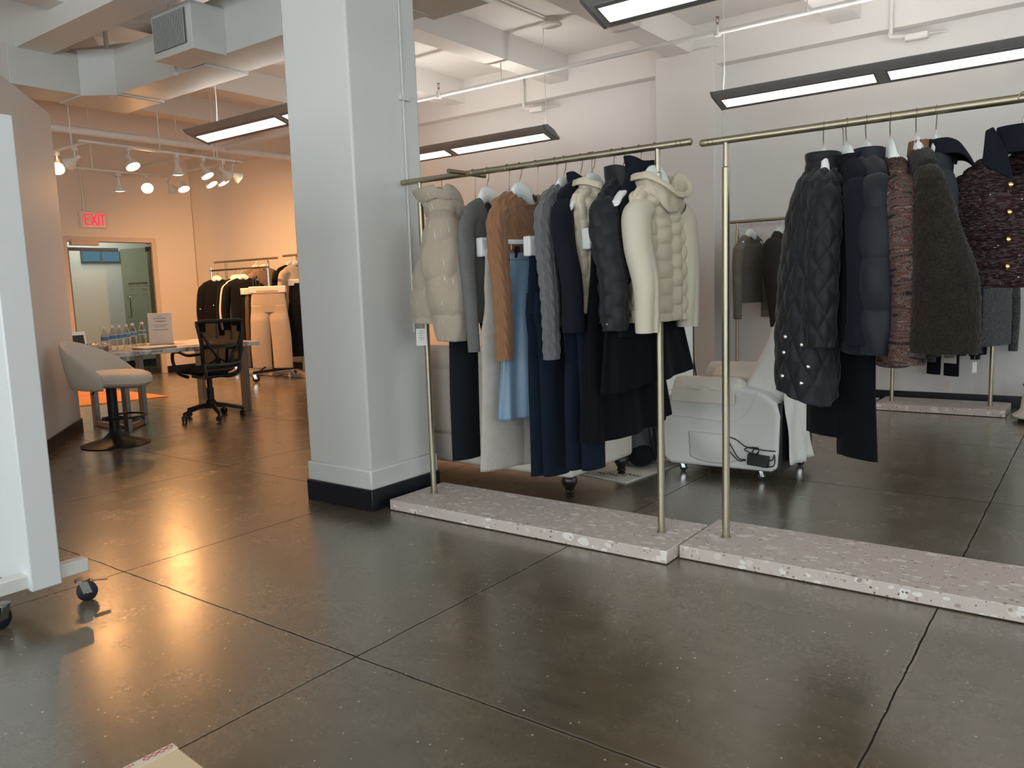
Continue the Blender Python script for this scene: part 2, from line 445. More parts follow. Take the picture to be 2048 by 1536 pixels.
# ---------------------------------------------------------------- ducts and pipes
def T(o, label, cat, group=None): return tag(o, label, cat, group)
dk = thing('air_duct', 'long white painted rectangular air duct running behind the column near the ceiling', 'duct', (-5.6, 3.83, 3.0))
b = MB()
b.box(-7.12, 3.83, 3.0, -5.80, 4.24, 3.38)
b.build('duct_run', DUCT, dk, bevel=.004)
MB().box(-5.80, 3.80, 3.015, -3.75, 4.21, 3.44).box(-3.80, 3.80, 3.02, -3.31, 4.31, 3.42).build('duct_box', DUCT, dk, bevel=.004)
MB().prism([(-7.38, 3.62), (-7.12, 3.83), (-7.12, 4.24), (-7.80, 4.24), (-7.80, 3.62)], 'z', 2.99, 3.385).build('elbow', DUCT, dk, bevel=.004)
MB().box(-7.80, 3.05, 3.0, -7.38, 3.62, 3.345).build('duct_branch', DUCT, dk, bevel=.004)
MB().box(-7.137, 3.818, 2.99, -7.113, 4.25, 3.39).build('duct_seam', DUCT, dk)
# diffuser with upright blades
df = MB().box(-5.98, 3.52, 3.0, -5.45, 3.80, 3.34)
dfo = df.build('diffuser', DUCT, dk, bevel=.004)
MB().box(-5.95, 3.512, 3.05, -5.52, 3.522, 3.30).build('grille_back', simple('grille_dark', (.16, .17, .17), .7), dfo, smooth=False)
g = MB()
for i in range(20):
    x = -5.945 + i * .0215
    g.obox((x + .008, 3.503, 3.175), (0, .0035, 0), (.0018, 0, 0), (0, 0, .125))
g.build('grille_blades', simple('grille_blade', (.62, .63, .62), .5), dfo, smooth=False)
for x in (-7.25, -6.2): MB().box(x, 3.80, 2.985, x + .025, 3.83, CZ).build('hanger_strap', PIPEP, dk, smooth=False)

for i in range(4):
    MB().tube(bez([(-7.75 + .05 * i, 3.66, 3.40 + .012 * i), (-7.5, 3.70 + .03 * i, 3.41 + .015 * i), (-7.2, 3.86 + .02 * i, 3.395 + .02 * i), (-6.9, 3.90 + .03 * i, 3.41 + .01 * i), (-6.2, 3.95 + .02 * i, 3.40)], 5), .008, 6).build('loose_cable', TRACKP, dk)
def pipe(name, label, cat, pts, r, extra=None, mat=PIPEP, group=None):
    o = MB().tube(pts, r, 12).build(name, mat, None)
    tag(o, label, cat, group); return o
sp = pipe('sprinkler_pipe', 'thin white sprinkler pipe crossing below the ceiling beams above both racks', 'pipe', [(-8.0, 6.71, 3.25), (-3, 6.7, 3.25), (4.5, 6.7, 3.25)], .021)
for x in (-5.877, -2.737, -.3, 2.4):
    m = MB().lathe([(.028, -.03), (.03, .03), (.022, .045), (.016, .06)], 12, (x, 6.7, 3.25))
    f = m.build('pipe_tee', PIPEP, sp)
    h = MB().lathe([(.010, .055), (.010, .08), (.004, .085)], 8, (x, 6.7, 3.25)).tube(bez([(x - .011, 6.7, 3.33), (x - .013, 6.7, 3.352), (x, 6.7, 3.372)], 4), .0025, 6).tube(bez([(x + .011, 6.7, 3.33), (x + .013, 6.7, 3.352), (x, 6.7, 3.372)], 4), .0025, 6).lathe([(.016, .122), (.016, .126)], 10, (x, 6.7, 3.25))
    h.build('sprinkler_head', simple('sprinkler_bronze', (.30, .20, .14), .4, 1.0), f)
for x in (-5.03, -2.0, 1.0):
    MB().cyl((x, 6.7, 3.27), (x, 6.7, 3.46), .006, 8).lathe([(.03, -.012), (.03, .012)], 12, (x, 6.7, 3.25)).build('pipe_hanger', PIPEP, sp)
pipe('ceiling_pipe', 'thick white pipe running front to back below the far room ceiling', 'pipe', [(-8.99, 2.2, 3.0), (-8.95, 5, 3.0), (-8.9, 7.8, 3.0)], .045)
pipe('ceiling_pipe', 'thick white pipe crossing left to right above the track lights', 'pipe', [(-11.85, 6.2, 3.02), (-9, 6.1, 3.02), (-6.6, 6.02, 3.02)], .04)
pipe('wall_conduit', 'thin white conduit rising up the wall above the illuminated exit sign', 'conduit', [(XW + .012, 5.72, 2.46), (XW + .012, 5.71, 3.0), (XW + .012, 5.70, CZ)], .012, mat=TRACKP)
pipe('column_conduit', 'thin painted conduit running down the right face of the square column', 'conduit', [(cx1 + .008, 3.30, .95), (cx1 + .008, 3.30, 2.3), (cx1 + .008, 3.30, 3.3)], .006, mat=COLM)
MB().box(cx1, 3.27, 2.225, cx1 + .022, 3.345, 2.25).build('conduit_clip', COLM, bpy.data.objects['column_conduit'], bevel=.004)
def jbox(x, label):
    o = thing('junction_box', label, 'junction box', (x, 7.8, 3.2), group=None)
    MB().cyl((x - .22, 7.835, 3.60), (x - .22, 7.835, 3.26), .016).tube(bez([(x - .22, 7.835, 3.28), (x - .22, 7.83, 3.235), (x - .17, 7.82, 3.22), (x - .05, 7.82, 3.21)], 4), .018).build('conduit', PIPEP, o)
    MB().box(x - .10, 7.77, 3.16, x + .08, 7.85, 3.215).build('box', PIPEP, o, bevel=.01)
    MB().cyl((x + .08, 7.82, 3.2), (x + .19, 7.97, 3.23), .008).build('stub', PIPEP, o)
jbox(-5.35, 'small white junction box on the rear beam left of the wall pilaster')
jbox(-1.40, 'small white junction box on the rear beam above the right hand pendant light')
# conduit and canopy on ceiling
cn = thing('ceiling_canopy', 'round white ceiling canopy with conduit above the pendant behind the first rack', 'canopy', (-4.40, 6.7, CZ))
MB().lathe([(.03, -.075), (.095, -.07), (.10, -.05), (.075, -.035), (.07, -.012), (.10, 0)], 24, (-4.40, 6.7, CZ)).build('canopy', WHITEPAINT, cn)
MB().tube([(-4.42, 6.62, CZ - .025), (-4.45, 5.5, CZ - .025), (-4.47, 4.2, CZ - .025)], .013, 8).build('conduit', PIPEP, cn)

# ---------------------------------------------------------------- pendant lights
LENS = emit('lens_glow', (1.0, .97, .93), 1.25)
UP = emit('uplight_glow', (1.0, .955, .89), 22)
DIM = emit('uplight_dim', (1.0, .955, .89), 2.5)
def pendant(x0, x1, y, z, label, cables, up=UP):
    o = thing('pendant_light', label, 'pendant light', ((x0 + x1) / 2, y, z), group='linear pendant lights')
    tl = math.radians(17); c_, s_ = math.cos(tl), -math.sin(tl)
    def rt(a, b): return (a * c_ + (b - .03) * s_ * 1.0, -(-a * s_) * 1.0 + (b - .03) * c_ + .03)
    prof = [rt(*q) for q in [(-.15, .032), (-.12, .0), (.12, .0), (.15, .032), (.06, .075), (-.06, .075)]]
    def slabx(xa, xb, a0, a1, b0, b1): return MB().prism([(y + q[0], z + q[1]) for q in (rt(a0, b0), rt(a1, b0), rt(a1, b1), rt(a0, b1))], 'x', xa, xb)
    MB().prism([(y + a, z + b) for a, b in prof], 'x', x0 + .02, x1 - .02).build('housing', SILV, o, bevel=.006)
    for xa, xb in ((x0, x0 + .022), (x1 - .022, x1)): MB().prism([(y + a * 1.02, z + b * 1.05 - .002) for a, b in prof], 'x', xa, xb).build('end_cap', DARKF, o, bevel=.008)
    L = x1 - x0; n = 2; seg = (L - .14 - .1) / 2
    for k in range(n):
        a = x0 + .07 + k * (seg + .1)
        f = slabx(a - .012, a + seg + .012, -.09, .09, -.006, 0).build('lens_frame', DARKF, o, smooth=False)
        slabx(a, a + seg, -.062, .062, -.009, -.005).build('lens', LENS, f, smooth=False)
        slabx(a, a + seg, -.045, .045, .0745, .0795).build('uplight', up, o, smooth=False)
    for cx in cables:
        MB().tube(bez([(cx, y, z + .06), (cx - .004, y, z + .12), (cx + .006, y, z + .3), (cx - .003, y, z + .7), (cx, y, CZ)], 4), .0035, 6).build('cable', WHITEP, o)
pendant(-7.06, -4.43, 6.70, 2.645, 'silver linear pendant light above the first rack, ending near its bar', (-4.50, -6.9))
pendant(-2.76, -.13, 6.72, 2.672, 'silver linear pendant light above the right rack by the back wall', (-2.69, -.25))
pendant(-7.08, -4.45, 4.53, 2.682, 'silver linear pendant light partly behind the column, over the marble table side', (-6.72, -4.7), emit('uplight_low', (1.0, .955, .89), 16))
pendant(-2.20, .43, 3.72, 2.555, 'nearest silver linear pendant light cut off by the top of the frame', (-2.1, .3), DIM)

pendant(-1.5, 1.2, .95, 2.60, 'added unseen linear pendant just behind the viewpoint, brightening the foreground', (-1.4, 1.1))  # unseen pendant added to throw more light onto the foreground
pendant(-2.2, .5, -1.9, 2.62, 'second added unseen linear pendant, farther behind the viewpoint, for light from above', (-2.1, .4))  # another added pendant out of view, strengthening the light from overhead
# ---------------------------------------------------------------- track lighting
TZ = 2.75
HEADM = simple('lamp_head_white', (.80, .74, .66), .4)
BULB = emit('bulb_glow', (1.0, .76, .46), 6)
def track(a, b, label, rods):
    o = thing('light_track', label, 'light track', ((a[0] + b[0]) / 2, (a[1] + b[1]) / 2, TZ), group=None)
    v = np.array([b[0] - a[0], b[1] - a[1]]); L = np.linalg.norm(v); v /= L; w = np.array([-v[1], v[0]])
    c = ((a[0] + b[0]) / 2, (a[1] + b[1]) / 2, TZ)
    MB().obox(c, (v[0] * L / 2, v[1] * L / 2, 0), (w[0] * .018, w[1] * .018, 0), (0, 0, .012)).build('rail', TRACKP, o, bevel=.003)
    for t in rods:
        p = np.array(a) + v * L * t
        MB().cyl((p[0], p[1], TZ + .01), (p[0], p[1], CZ), .007, 8).build('rod', TRACKP, o)
track((-8.18, 3.95), (-8.32, 5.90), 'white light track nearest the camera in the far room', (.45, .8))
track((-9.88, 4.2), (-9.90, 5.77), 'white light track along the exit wall side, above the exit sign', (.45,))
track((-9.88, 4.02), (-8.22, 4.06), 'white light track at the left, by the partition end', (.8,))
track((-9.90, 5.79), (-8.28, 5.82), 'white light track at the right, by the back wall side', (.25, .75))
SPOTS = []
def spot(p, d, label):
    """d: aim direction"""
    d = np.array(d, float); d /= np.linalg.norm(d)
    o = thing('track_spotlight', label, 'spotlight', (p[0], p[1], TZ - .2), group='warm track spotlights')
    MB().box(p[0] - .025, p[1] - .02, TZ - .05, p[0] + .025, p[1] + .02, TZ - .01).cyl((p[0], p[1], TZ - .05), (p[0], p[1], TZ - .10), .010, 8).build('adapter', TRACKP, o, bevel=.004)
    c = np.array([p[0], p[1], TZ - .13])
    q = c - d * .045; ts = np.array([0, .03, .055, .09, .12, .145]); rs = [.018, .024, .026, .05, .068, .072]
    m = MB().tube([q + d * t for t in ts], rs, 18, cap=False); m.ell(q, .02, .02, .02, 10, 6)
    m.build('lamp_head', HEADM, o)
    e = q + d * .135
    m = MB().tube([e, e + d * .012, e + d * .020], [.066, .055, .02], 18); m.build('bulb', BULB, o)
    SPOTS.append((tuple(e + d * .04), tuple(d)))
for p, dd, s in (
    ((-8.87, 4.04), (.75, -.45, -.8), 'white track spotlight nearest the partition edge'),
    ((-8.50, 4.05), (-.75, -.55, -.55), 'white track spotlight seen side on at the left'),
    ((-8.16, 4.43), (.55, .1, -.9), 'brightest white track spotlight on the near track'),
    ((-8.23, 5.00), (-.12, .12, -1), 'white track spotlight pointing straight down, middle of near track'),
    ((-8.275, 5.35), (.45, .2, -.85), 'white track spotlight angled down on the near track, right of the vertical one'),
    ((-8.305, 5.62), (.1, .8, -.7), 'small white track spotlight near the right corner of the near track'),
    ((-9.90, 5.22), (-.12, .1, -1), 'white track spotlight above the exit sign pointing down'),
    ((-9.90, 5.57), (.85, -.35, -.55), 'glaring white track spotlight facing the camera on the exit track'),
    ((-9.70, 5.78), (-.3, .6, -.8), 'small white track spotlight turned away at the track corner'),
    ((-9.45, 5.785), (.45, .0, -.8), 'white track spotlight just right of the small turned away one'),
    ((-8.90, 5.80), (.5, .25, -.85), 'left of two close white track spotlights by the back wall'),
    ((-8.66, 5.805), (.4, .3, -.85), 'right of two close white track spotlights by the back wall'),
    ((-8.40, 5.815), (.35, .8, -.5), 'white track spotlight aimed at the back wall by the column')):
    spot(p, dd, s)

# ---------------------------------------------------------------- exit sign
ex = thing('exit_sign', 'illuminated white exit sign with red letters above the glass doors', 'exit sign', (XW, 5.82, 2.22))
MB().box(XW, 5.632, 2.225, XW + .05, 6.0, 2.455).build('sign_box', simple('sign_face', (.82, .70, .62), .5), ex, bevel=.008)
RED = emit('exit_red', (1.0, .03, .06), 1.5)
m = MB()
def bar(y0, z0, y1, z1, w=.018):
    a = np.array([y0, z0]); b = np.array([y1, z1]); t = (b - a) / np.linalg.norm(b - a); nn = np.array([-t[1], t[0]])
    m.obox((XW + .053, (y0 + y1) / 2, (z0 + z1) / 2), (.003, 0, 0), (0, t[0] * np.linalg.norm(b - a) / 2, t[1] * np.linalg.norm(b - a) / 2), (0, nn[0] * w / 2, nn[1] * w / 2))
zb, zt = 2.262, 2.425
def letter(fn):
    global m
    m = MB(); fn(); m.build('letter', RED, ex, smooth=False)
letter(lambda: (bar(5.70, zb, 5.70, zt), bar(5.70, zt - .009, 5.765, zt - .009), bar(5.70, (zb + zt) / 2, 5.755, (zb + zt) / 2), bar(5.70, zb + .009, 5.765, zb + .009)))
letter(lambda: (bar(5.785, zb, 5.865, zt, .020), bar(5.785, zt, 5.865, zb, .020)))
letter(lambda: bar(5.893, zb, 5.893, zt))
letter(lambda: (bar(5.948, zb, 5.948, zt), bar(5.912, zt - .009, 5.984, zt - .009)))

# ---------------------------------------------------------------- clothing racks
def rack(label, X0, X1, Y0, Y1, poles, yp, b0, b1, zb=1.768, faceout=None, base=True):
    o = thing('clothing_rack', label, 'clothing rack', ((X0 + X1) / 2, (Y0 + Y1) / 2, 0), group='brass racks on pink terrazzo bases')
    MB().box(X0, Y0, .004, X1, Y1, .06).build('base', TERR, o, bevel=.003)
    for px in poles:
        MB().lathe([(.021, .06), (.021, .066), (.0162, .067), (.0162, 1.655), (.0115, 1.66), (.0115, zb - .008)], 20, (px, yp, 0)).build('pole', BRASS, o)
    L = b1 - b0; rb = .0155
    ts = [0, .0, .006, .04, .041, .045, .046, .06, .061, .065, .066]; rr = [.001, .010, rb, rb, .0135, .0135, rb, rb, .0135, .0135, rb]
    xs = [b0 + t for t in ts] + [b1 - t for t in ts[::-1]]; rs = rr + rr[::-1]
    for i in range(1, len(xs)):
        if xs[i] <= xs[i - 1]: xs[i] = xs[i - 1] + 1e-4
    MB().tube([(x, yp, zb) for x in xs], rs, 18).build('crossbar', BRASS, o)
    if faceout:
        MB().tube([(faceout[0], faceout[1], zb + .002), (faceout[0], (faceout[1] + faceout[2]) / 2, zb + .002), (faceout[0], faceout[2], zb + .002)], .0115, 16).build('faceout_arm', BRASSD, o)
    return o
Y1R, Y2R = 3.20, 3.278
rack('brass clothes rack beside the column with the long row of coats and trousers', -3.09, -1.443, 2.972, 3.41, (-2.97, -1.577), Y1R, -3.105, -1.42, faceout=(-2.645, 3.06, 3.35))
rack('nearest brass clothes rack at the right holding dark quilted coats', -1.433, .235, 3.075, 3.515, (-1.303, .10), Y2R, -1.417, .25)
rack('brass clothes rack at the back wall, lower right, behind the dark coats', -1.60, -.612, 7.43, 7.90, (-1.50, -.742), 7.64, -1.6, -.6)
rack('brass clothes rack at the back wall with two thin knit jumpers', -3.19, -1.63, 7.52, 7.78, (-2.93, -1.69), 7.66, -3.06, -1.62, zb=1.735)
rack('brass clothes rack far off in the warm lit room behind the wheeled rail', -11.0, -9.62, 7.12, 7.55, (-10.9, -9.85), 7.3, -11.2, -9.62, zb=1.70)
rack('brass clothes rack in the warm lit room cut off by the column', -9.45, -7.82, 7.12, 7.55, (-9.2, -7.95), 7.3, -9.5, -7.85, zb=1.72)
# ---------------------------------------------------------------- garments
def vnoise(seed, amp, fx, fy):
    r = random.Random(seed); w = [(r.uniform(.5, 1.5), r.uniform(.5, 1.5), r.uniform(0, 6.3), r.choice((-1, 1))) for _ in range(5)]
    def f(x, y): return amp * sum(np.sin(fx * a * x + s * fy * b * y + p) for a, b, p, s in w) / 2.5
    return f
def d_puff(L, A, seed=1, off=0.0):
    nz = vnoise(seed, 1, 60, 25)
    def f(x, y): return A * np.abs(np.sin(PI * (y + off + .006 * nz(x, y * 0)) / L)) ** .5 - A * .6 + .0022 * nz(x, y)
    return f
def d_diam(P, Q, A, seed=1):
    nz = vnoise(seed, 1, 40, 30)
    def f(x, y):
        xx = x + .004 * nz(x, y); p = np.abs(np.sin(PI * (xx / P + y / Q))); q = np.abs(np.sin(PI * (xx / P - y / Q)))
        return A * np.minimum(p, q) ** .6 + .0015 * nz(x, y) - A * .5
    return f
def d_brick(P, Q, A, seed=1):
    nz = vnoise(seed, 1, 35, 30)
    def f(x, y):
        row = np.floor(x / P); yy = y + .5 * Q * (row % 2) + .003 * nz(x, y)
        return A * (np.abs(np.sin(PI * x / P)) * .55 + .45) * np.abs(np.sin(PI * yy / Q)) ** .55 * np.abs(np.sin(PI * x / P)) ** .3 - A * .5 + .0015 * nz(x, y)
    return f
def d_cable(P, Lc, A):
    def f(x, y):
        ph = (x / P) % 1.0; col = np.floor(x / P)
        c = np.abs(np.sin(PI * ph)) ** 1.2; tw = np.sin(2 * PI * (y / Lc + (ph - .5) * 1.1 + .25 * (col % 2)))
        core = np.clip(1 - np.abs(ph - .5) * 3.2, 0, 1) ** .6
        rib = .35 * np.abs(np.sin(PI * ph * 5))
        return A * (core * (.75 + .45 * tw) + rib * (1 - core))
    return f
def d_rib(P, A):
    return lambda x, y: A * np.sin(2 * PI * x / P)
def d_hor(P, A):
    return lambda x, y: A * np.abs(np.sin(PI * y / P))
def d_fold(seed, A, k=16):
    nz = vnoise(seed, 1, k, 2.2); n2 = vnoise(seed + 9, .35, k * 1.7, 7)
    return lambda x, y: A * (nz(x, y) + n2(x, y)) * np.clip(y * 2.2, .12, 1)
def dsum(*fs): return lambda x, y: sum(f(x, y) for f in fs)
def fuzz(seed, A):
    r = np.random.RandomState(seed)
    return lambda x, y: A * r.randn(*np.broadcast(x, y).shape)

def displace(R, fn, closed=True):
    m, n = R.shape[:2]
    d = np.linalg.norm(np.roll(R, -1, 1) - R, axis=2); per = d.sum(1).max()
    x = (np.arange(n) / n * per)[None, :] + np.zeros((m, 1))
    dl = np.linalg.norm(np.diff(R, axis=0), axis=2).mean(1); y = np.concatenate([[0], np.cumsum(dl)])[:, None] + np.zeros((1, n))
    tu = np.roll(R, -1, 1) - np.roll(R, 1, 1); tv = np.gradient(R, axis=0)
    N = np.cross(tu, tv); N /= np.linalg.norm(N, axis=2)[:, :, None] + 1e-9
    c = R.mean(1, keepdims=True); sg = np.sign(((R - c) * N).sum(2).mean()) or 1
    uv = np.stack([x, y], 2)
    if fn is None: return R, uv
    return R + N * (sg * fn(x, y))[:, :, None], uv

def ring(hw, ht, z, n, cx=0, cy=0, e=2.3):
    a = np.arange(n) * 2 * PI / n; ca, sa = np.cos(a), np.sin(a)
    y = cy + hw * np.sign(ca) * np.abs(ca) ** (2 / e); x = cx + ht * np.sign(sa) * np.abs(sa) ** (2 / e)
    return np.stack([x, y, np.full(n, z)], 1)

def body_loft(rows, m, n, fn=None, neck=(0, 0, .25), e=2.3, hem=None, seed=0):
    """rows: (z, half width, half depth, cx, cy)"""
    rows = np.array([tuple(r) + (0,) * (5 - len(r)) for r in rows], float)
    s = np.concatenate([[0], np.cumsum(np.hypot(np.diff(rows[:, 0]), np.diff(rows[:, 1])) + 1e-4)])
    t = np.linspace(0, s[-1], m); Q = np.stack([np.interp(t, s, rows[:, k]) for k in range(5)], 1)
    for _ in range(2): Q[1:-1] = (Q[:-2] + 2 * Q[1:-1] + Q[2:]) / 4
    R = np.array([ring(q[1], q[2], q[0], n, q[3], q[4], e) for q in Q])
    a = np.arange(n) * 2 * PI / n; fr = np.clip(np.sin(a), 0, 1); bk = np.clip(-np.sin(a), 0, 1)
    df, db, reach = neck
    f = np.clip(1 - (rows[0, 0] - Q[:, 0]) / reach, 0, 1) ** 2
    R[:, :, 2] -= f[:, None] * (df * fr ** 2.2 + db * bk ** 2)[None, :]
    if hem is not None:
        g = np.clip((rows[0, 0] - Q[:, 0]) / (rows[0, 0] - rows[-1, 0]), 0, 1) ** 3
        R[:, :, 2] += g[:, None] * hem(a)[None, :]
    return displace(R, fn)

def sleeve_loft(path, ra, rb, m, n, fn=None):
    """path pts; ra radius along hanger axis (y), rb radius along front axis (x)"""
    P = bez(path, 10); t = np.linspace(0, len(P) - 1, m); P = np.stack([np.interp(t, np.arange(len(P)), P[:, k]) for k in range(3)], 1)
    k = np.linspace(0, 1, m); ra = np.interp(k, np.linspace(0, 1, len(ra)), ra); rb = np.interp(k, np.linspace(0, 1, len(rb)), rb)
    T_ = np.gradient(P, axis=0); T_ /= np.linalg.norm(T_, axis=1)[:, None]
    R = np.zeros((m, n, 3)); a = np.arange(n) * 2 * PI / n
    for i in range(m):
        X = np.array([1.0, 0, 0]); X = X - T_[i] * (X @ T_[i]); X /= np.linalg.norm(X); Y = np.cross(T_[i], X)
        R[i] = P[i] + rb[i] * np.cos(a)[:, None] * X + ra[i] * np.sin(a)[:, None] * Y
    return displace(R, fn)

def solidify(o, t=.004):
    s = o.modifiers.new('thick', 'SOLIDIFY'); s.thickness = t; s.offset = -1
    return o

HANGW = simple('hanger_white', (.82, .83, .82), .45)
def rotpt(x, y, th, p):
    c, s = math.cos(th), math.sin(th); return (x + c * p[0] - s * p[1], y + s * p[0] + c * p[1], p[2])

def hook_path(zb, ztop, rb=.0165, long=False):
    """from hanger neck up and over the bar, in the y-z plane"""
    zt = zb
    pts = [(0, 0.0, ztop)]
    if long: pts += [(0, 0, ztop + (zt - ztop) * .5)]
    pts += [(0, 0.0, ztop + .018), (0, .012, zt - .042), (0, rb + .001, zt - .016)]
    for a in np.radians([0, 35, 70, 105, 140, 175, 205]): pts.append((0, rb * math.cos(a), zt + .0005 + rb * math.sin(a)))
    return pts

def top_hanger(X, Y, th, zb, label, drop=0.0, w=.185, slope=.125, group='white contoured garment hangers'):
    z0 = zb - .075 - drop
    o = thing('garment_hanger', label, 'hanger', (X, Y, z0 - .12), th, group)
    ys = np.linspace(-w, w, 31); R = []
    for y in ys:
        u = abs(y) / w; ctop = z0 - .012 - slope * u ** .8 - .018 * max(0, u - .8) * 5
        if abs(y) < .085: ctop = max(ctop, z0 - .002 - .07 * (abs(y) / .085) ** 3)
        bot = z0 - .075 - (slope - .03) * u - (.012 if u > .9 else 0)
        if bot > ctop - .02: bot = ctop - .02
        t = .020 - .008 * min(1, u * 2) + .010 * u; fx = .014 * u * u
        a = np.arange(14) * 2 * PI / 14; zc = (ctop + bot) / 2; hz = (ctop - bot) / 2
        R.append([(fx + t * math.cos(q), y, zc + hz * math.sin(q)) for q in a])
    MB().loft(R, True, True, True).build('hanger_body', HANGW, o, local=False) if False else None
    mb = MB().loft(np.array(R) - np.array([0, 0, z0 - .12]), True, True, True); mb.build('hanger_body', HANGW, o, local=True)
    P = np.array(hook_path(zb, z0 - .004)) - np.array([0, 0, z0 - .12])
    MB().tube(bez(P, 3), .0022, 7).build('hook', HOOKM, o, local=True)
    return o

def clamp_hanger(X, Y, th, zb, zw, label, w=.17, clips=False, group='white clamp hangers'):
    """zw: waist height it grips"""
    zt = zw + .055 if not clips else zw + .075
    o = thing('clamp_hanger' if not clips else 'clip_hanger', label, 'hanger', (X, Y, zw - .02), th, group)
    off = np.array([0, 0, zw - .02])
    if not clips:
        b = MB()
        for sx in (-1, 1): b.obox((sx * .018, 0, zw + .012), (.007, 0, 0), (0, w + .008, 0), (0, 0, .042))
        b.obox((0, 0, zw + .05), (.016, 0, 0), (0, w * .98, 0), (0, 0, .010))
        for sy in (-1, 1): b.obox((0, sy * (w + .004), zw + .014), (.024, 0, 0), (0, .008, 0), (0, 0, .046))
        b.V = [v - off for v in b.V]; b.build('clamp_bar', HANGW, o, local=True, bevel=.006)
        zt = zw + .058
    else:
        b = MB().obox((0, 0, zw + .055), (.009, 0, 0), (0, w + .02, 0), (0, 0, .011)); b.V = [v - off for v in b.V]
        b.build('hanger_bar', HANGW, o, local=True, bevel=.004)
        b = MB()
        for s in (-1, 1): b.tube([(0, s * (w - .01), zw + .05), (0, s * (w - .01), zw + .03), (0, s * (w - .01), zw + .018)], .0018, 6)
        b.tube([(0, -w + .01, zw + .02), (0, 0, zw + .02), (0, w - .01, zw + .02)], .0018, 6)
        b.V = [v - off for v in b.V]; b.build('wire', HOOKM, o, local=True)
        for s in (-1, 1):
            b = MB()
            for sx in (-1, 1): b.prism([(sx * .009, zw + .036), (sx * .014, zw + .034), (sx * .013, zw - .02), (sx * .006, zw - .024)], 'y', s * (w - .035) - .014, s * (w - .035) + .014)
            b.V = [v - off for v in b.V]; b.build('clip', BLACKP, o, local=True)
        zt = zw + .064
    P = np.array(hook_path(zb, zt, long=True)) - off
    MB().tube(bez(P, 3), .0022, 7).build('hook', HOOKM, o, local=True)
    return o

def price_tag(o, p, w=.045, h=.075, mat=PAPER, facing=1, lines=5):
    """hang tag at local point p (top of string), face towards local -y/+x"""
    x, y, z = p
    if facing == 2: t = MB().box(x - w / 2, y - .0012, z - .05 - h, x + w / 2, y + .0012, z - .05)
    else: t = MB().box(x - .0012, y - w / 2, z - .05 - h, x + .0012, y + w / 2, z - .05)
    to = t.build('price_tag', mat, o, local=True, smooth=False)
    s = MB().tube([(x, y, z), (x, y, z - .025), (x, y, z - .05)], .0008, 5); s.build('string', PAPER, to, local=True)
    if lines:
        b = MB()
        for i in range(lines):
            ww = w * (.5 if i % 2 else .3)
            if facing == 2: b.box(x - ww / 2, y - .0018, z - .065 - i * .011, x + ww / 2, y - .0013, z - .0628 - i * .011); continue
            b.box(x + facing * .0013, y - ww / 2, z - .065 - i * .011, x + facing * .0018, y + ww / 2, z - .0628 - i * .011)
        b.build('tag_print', INK, to, local=True, smooth=False)
    return to

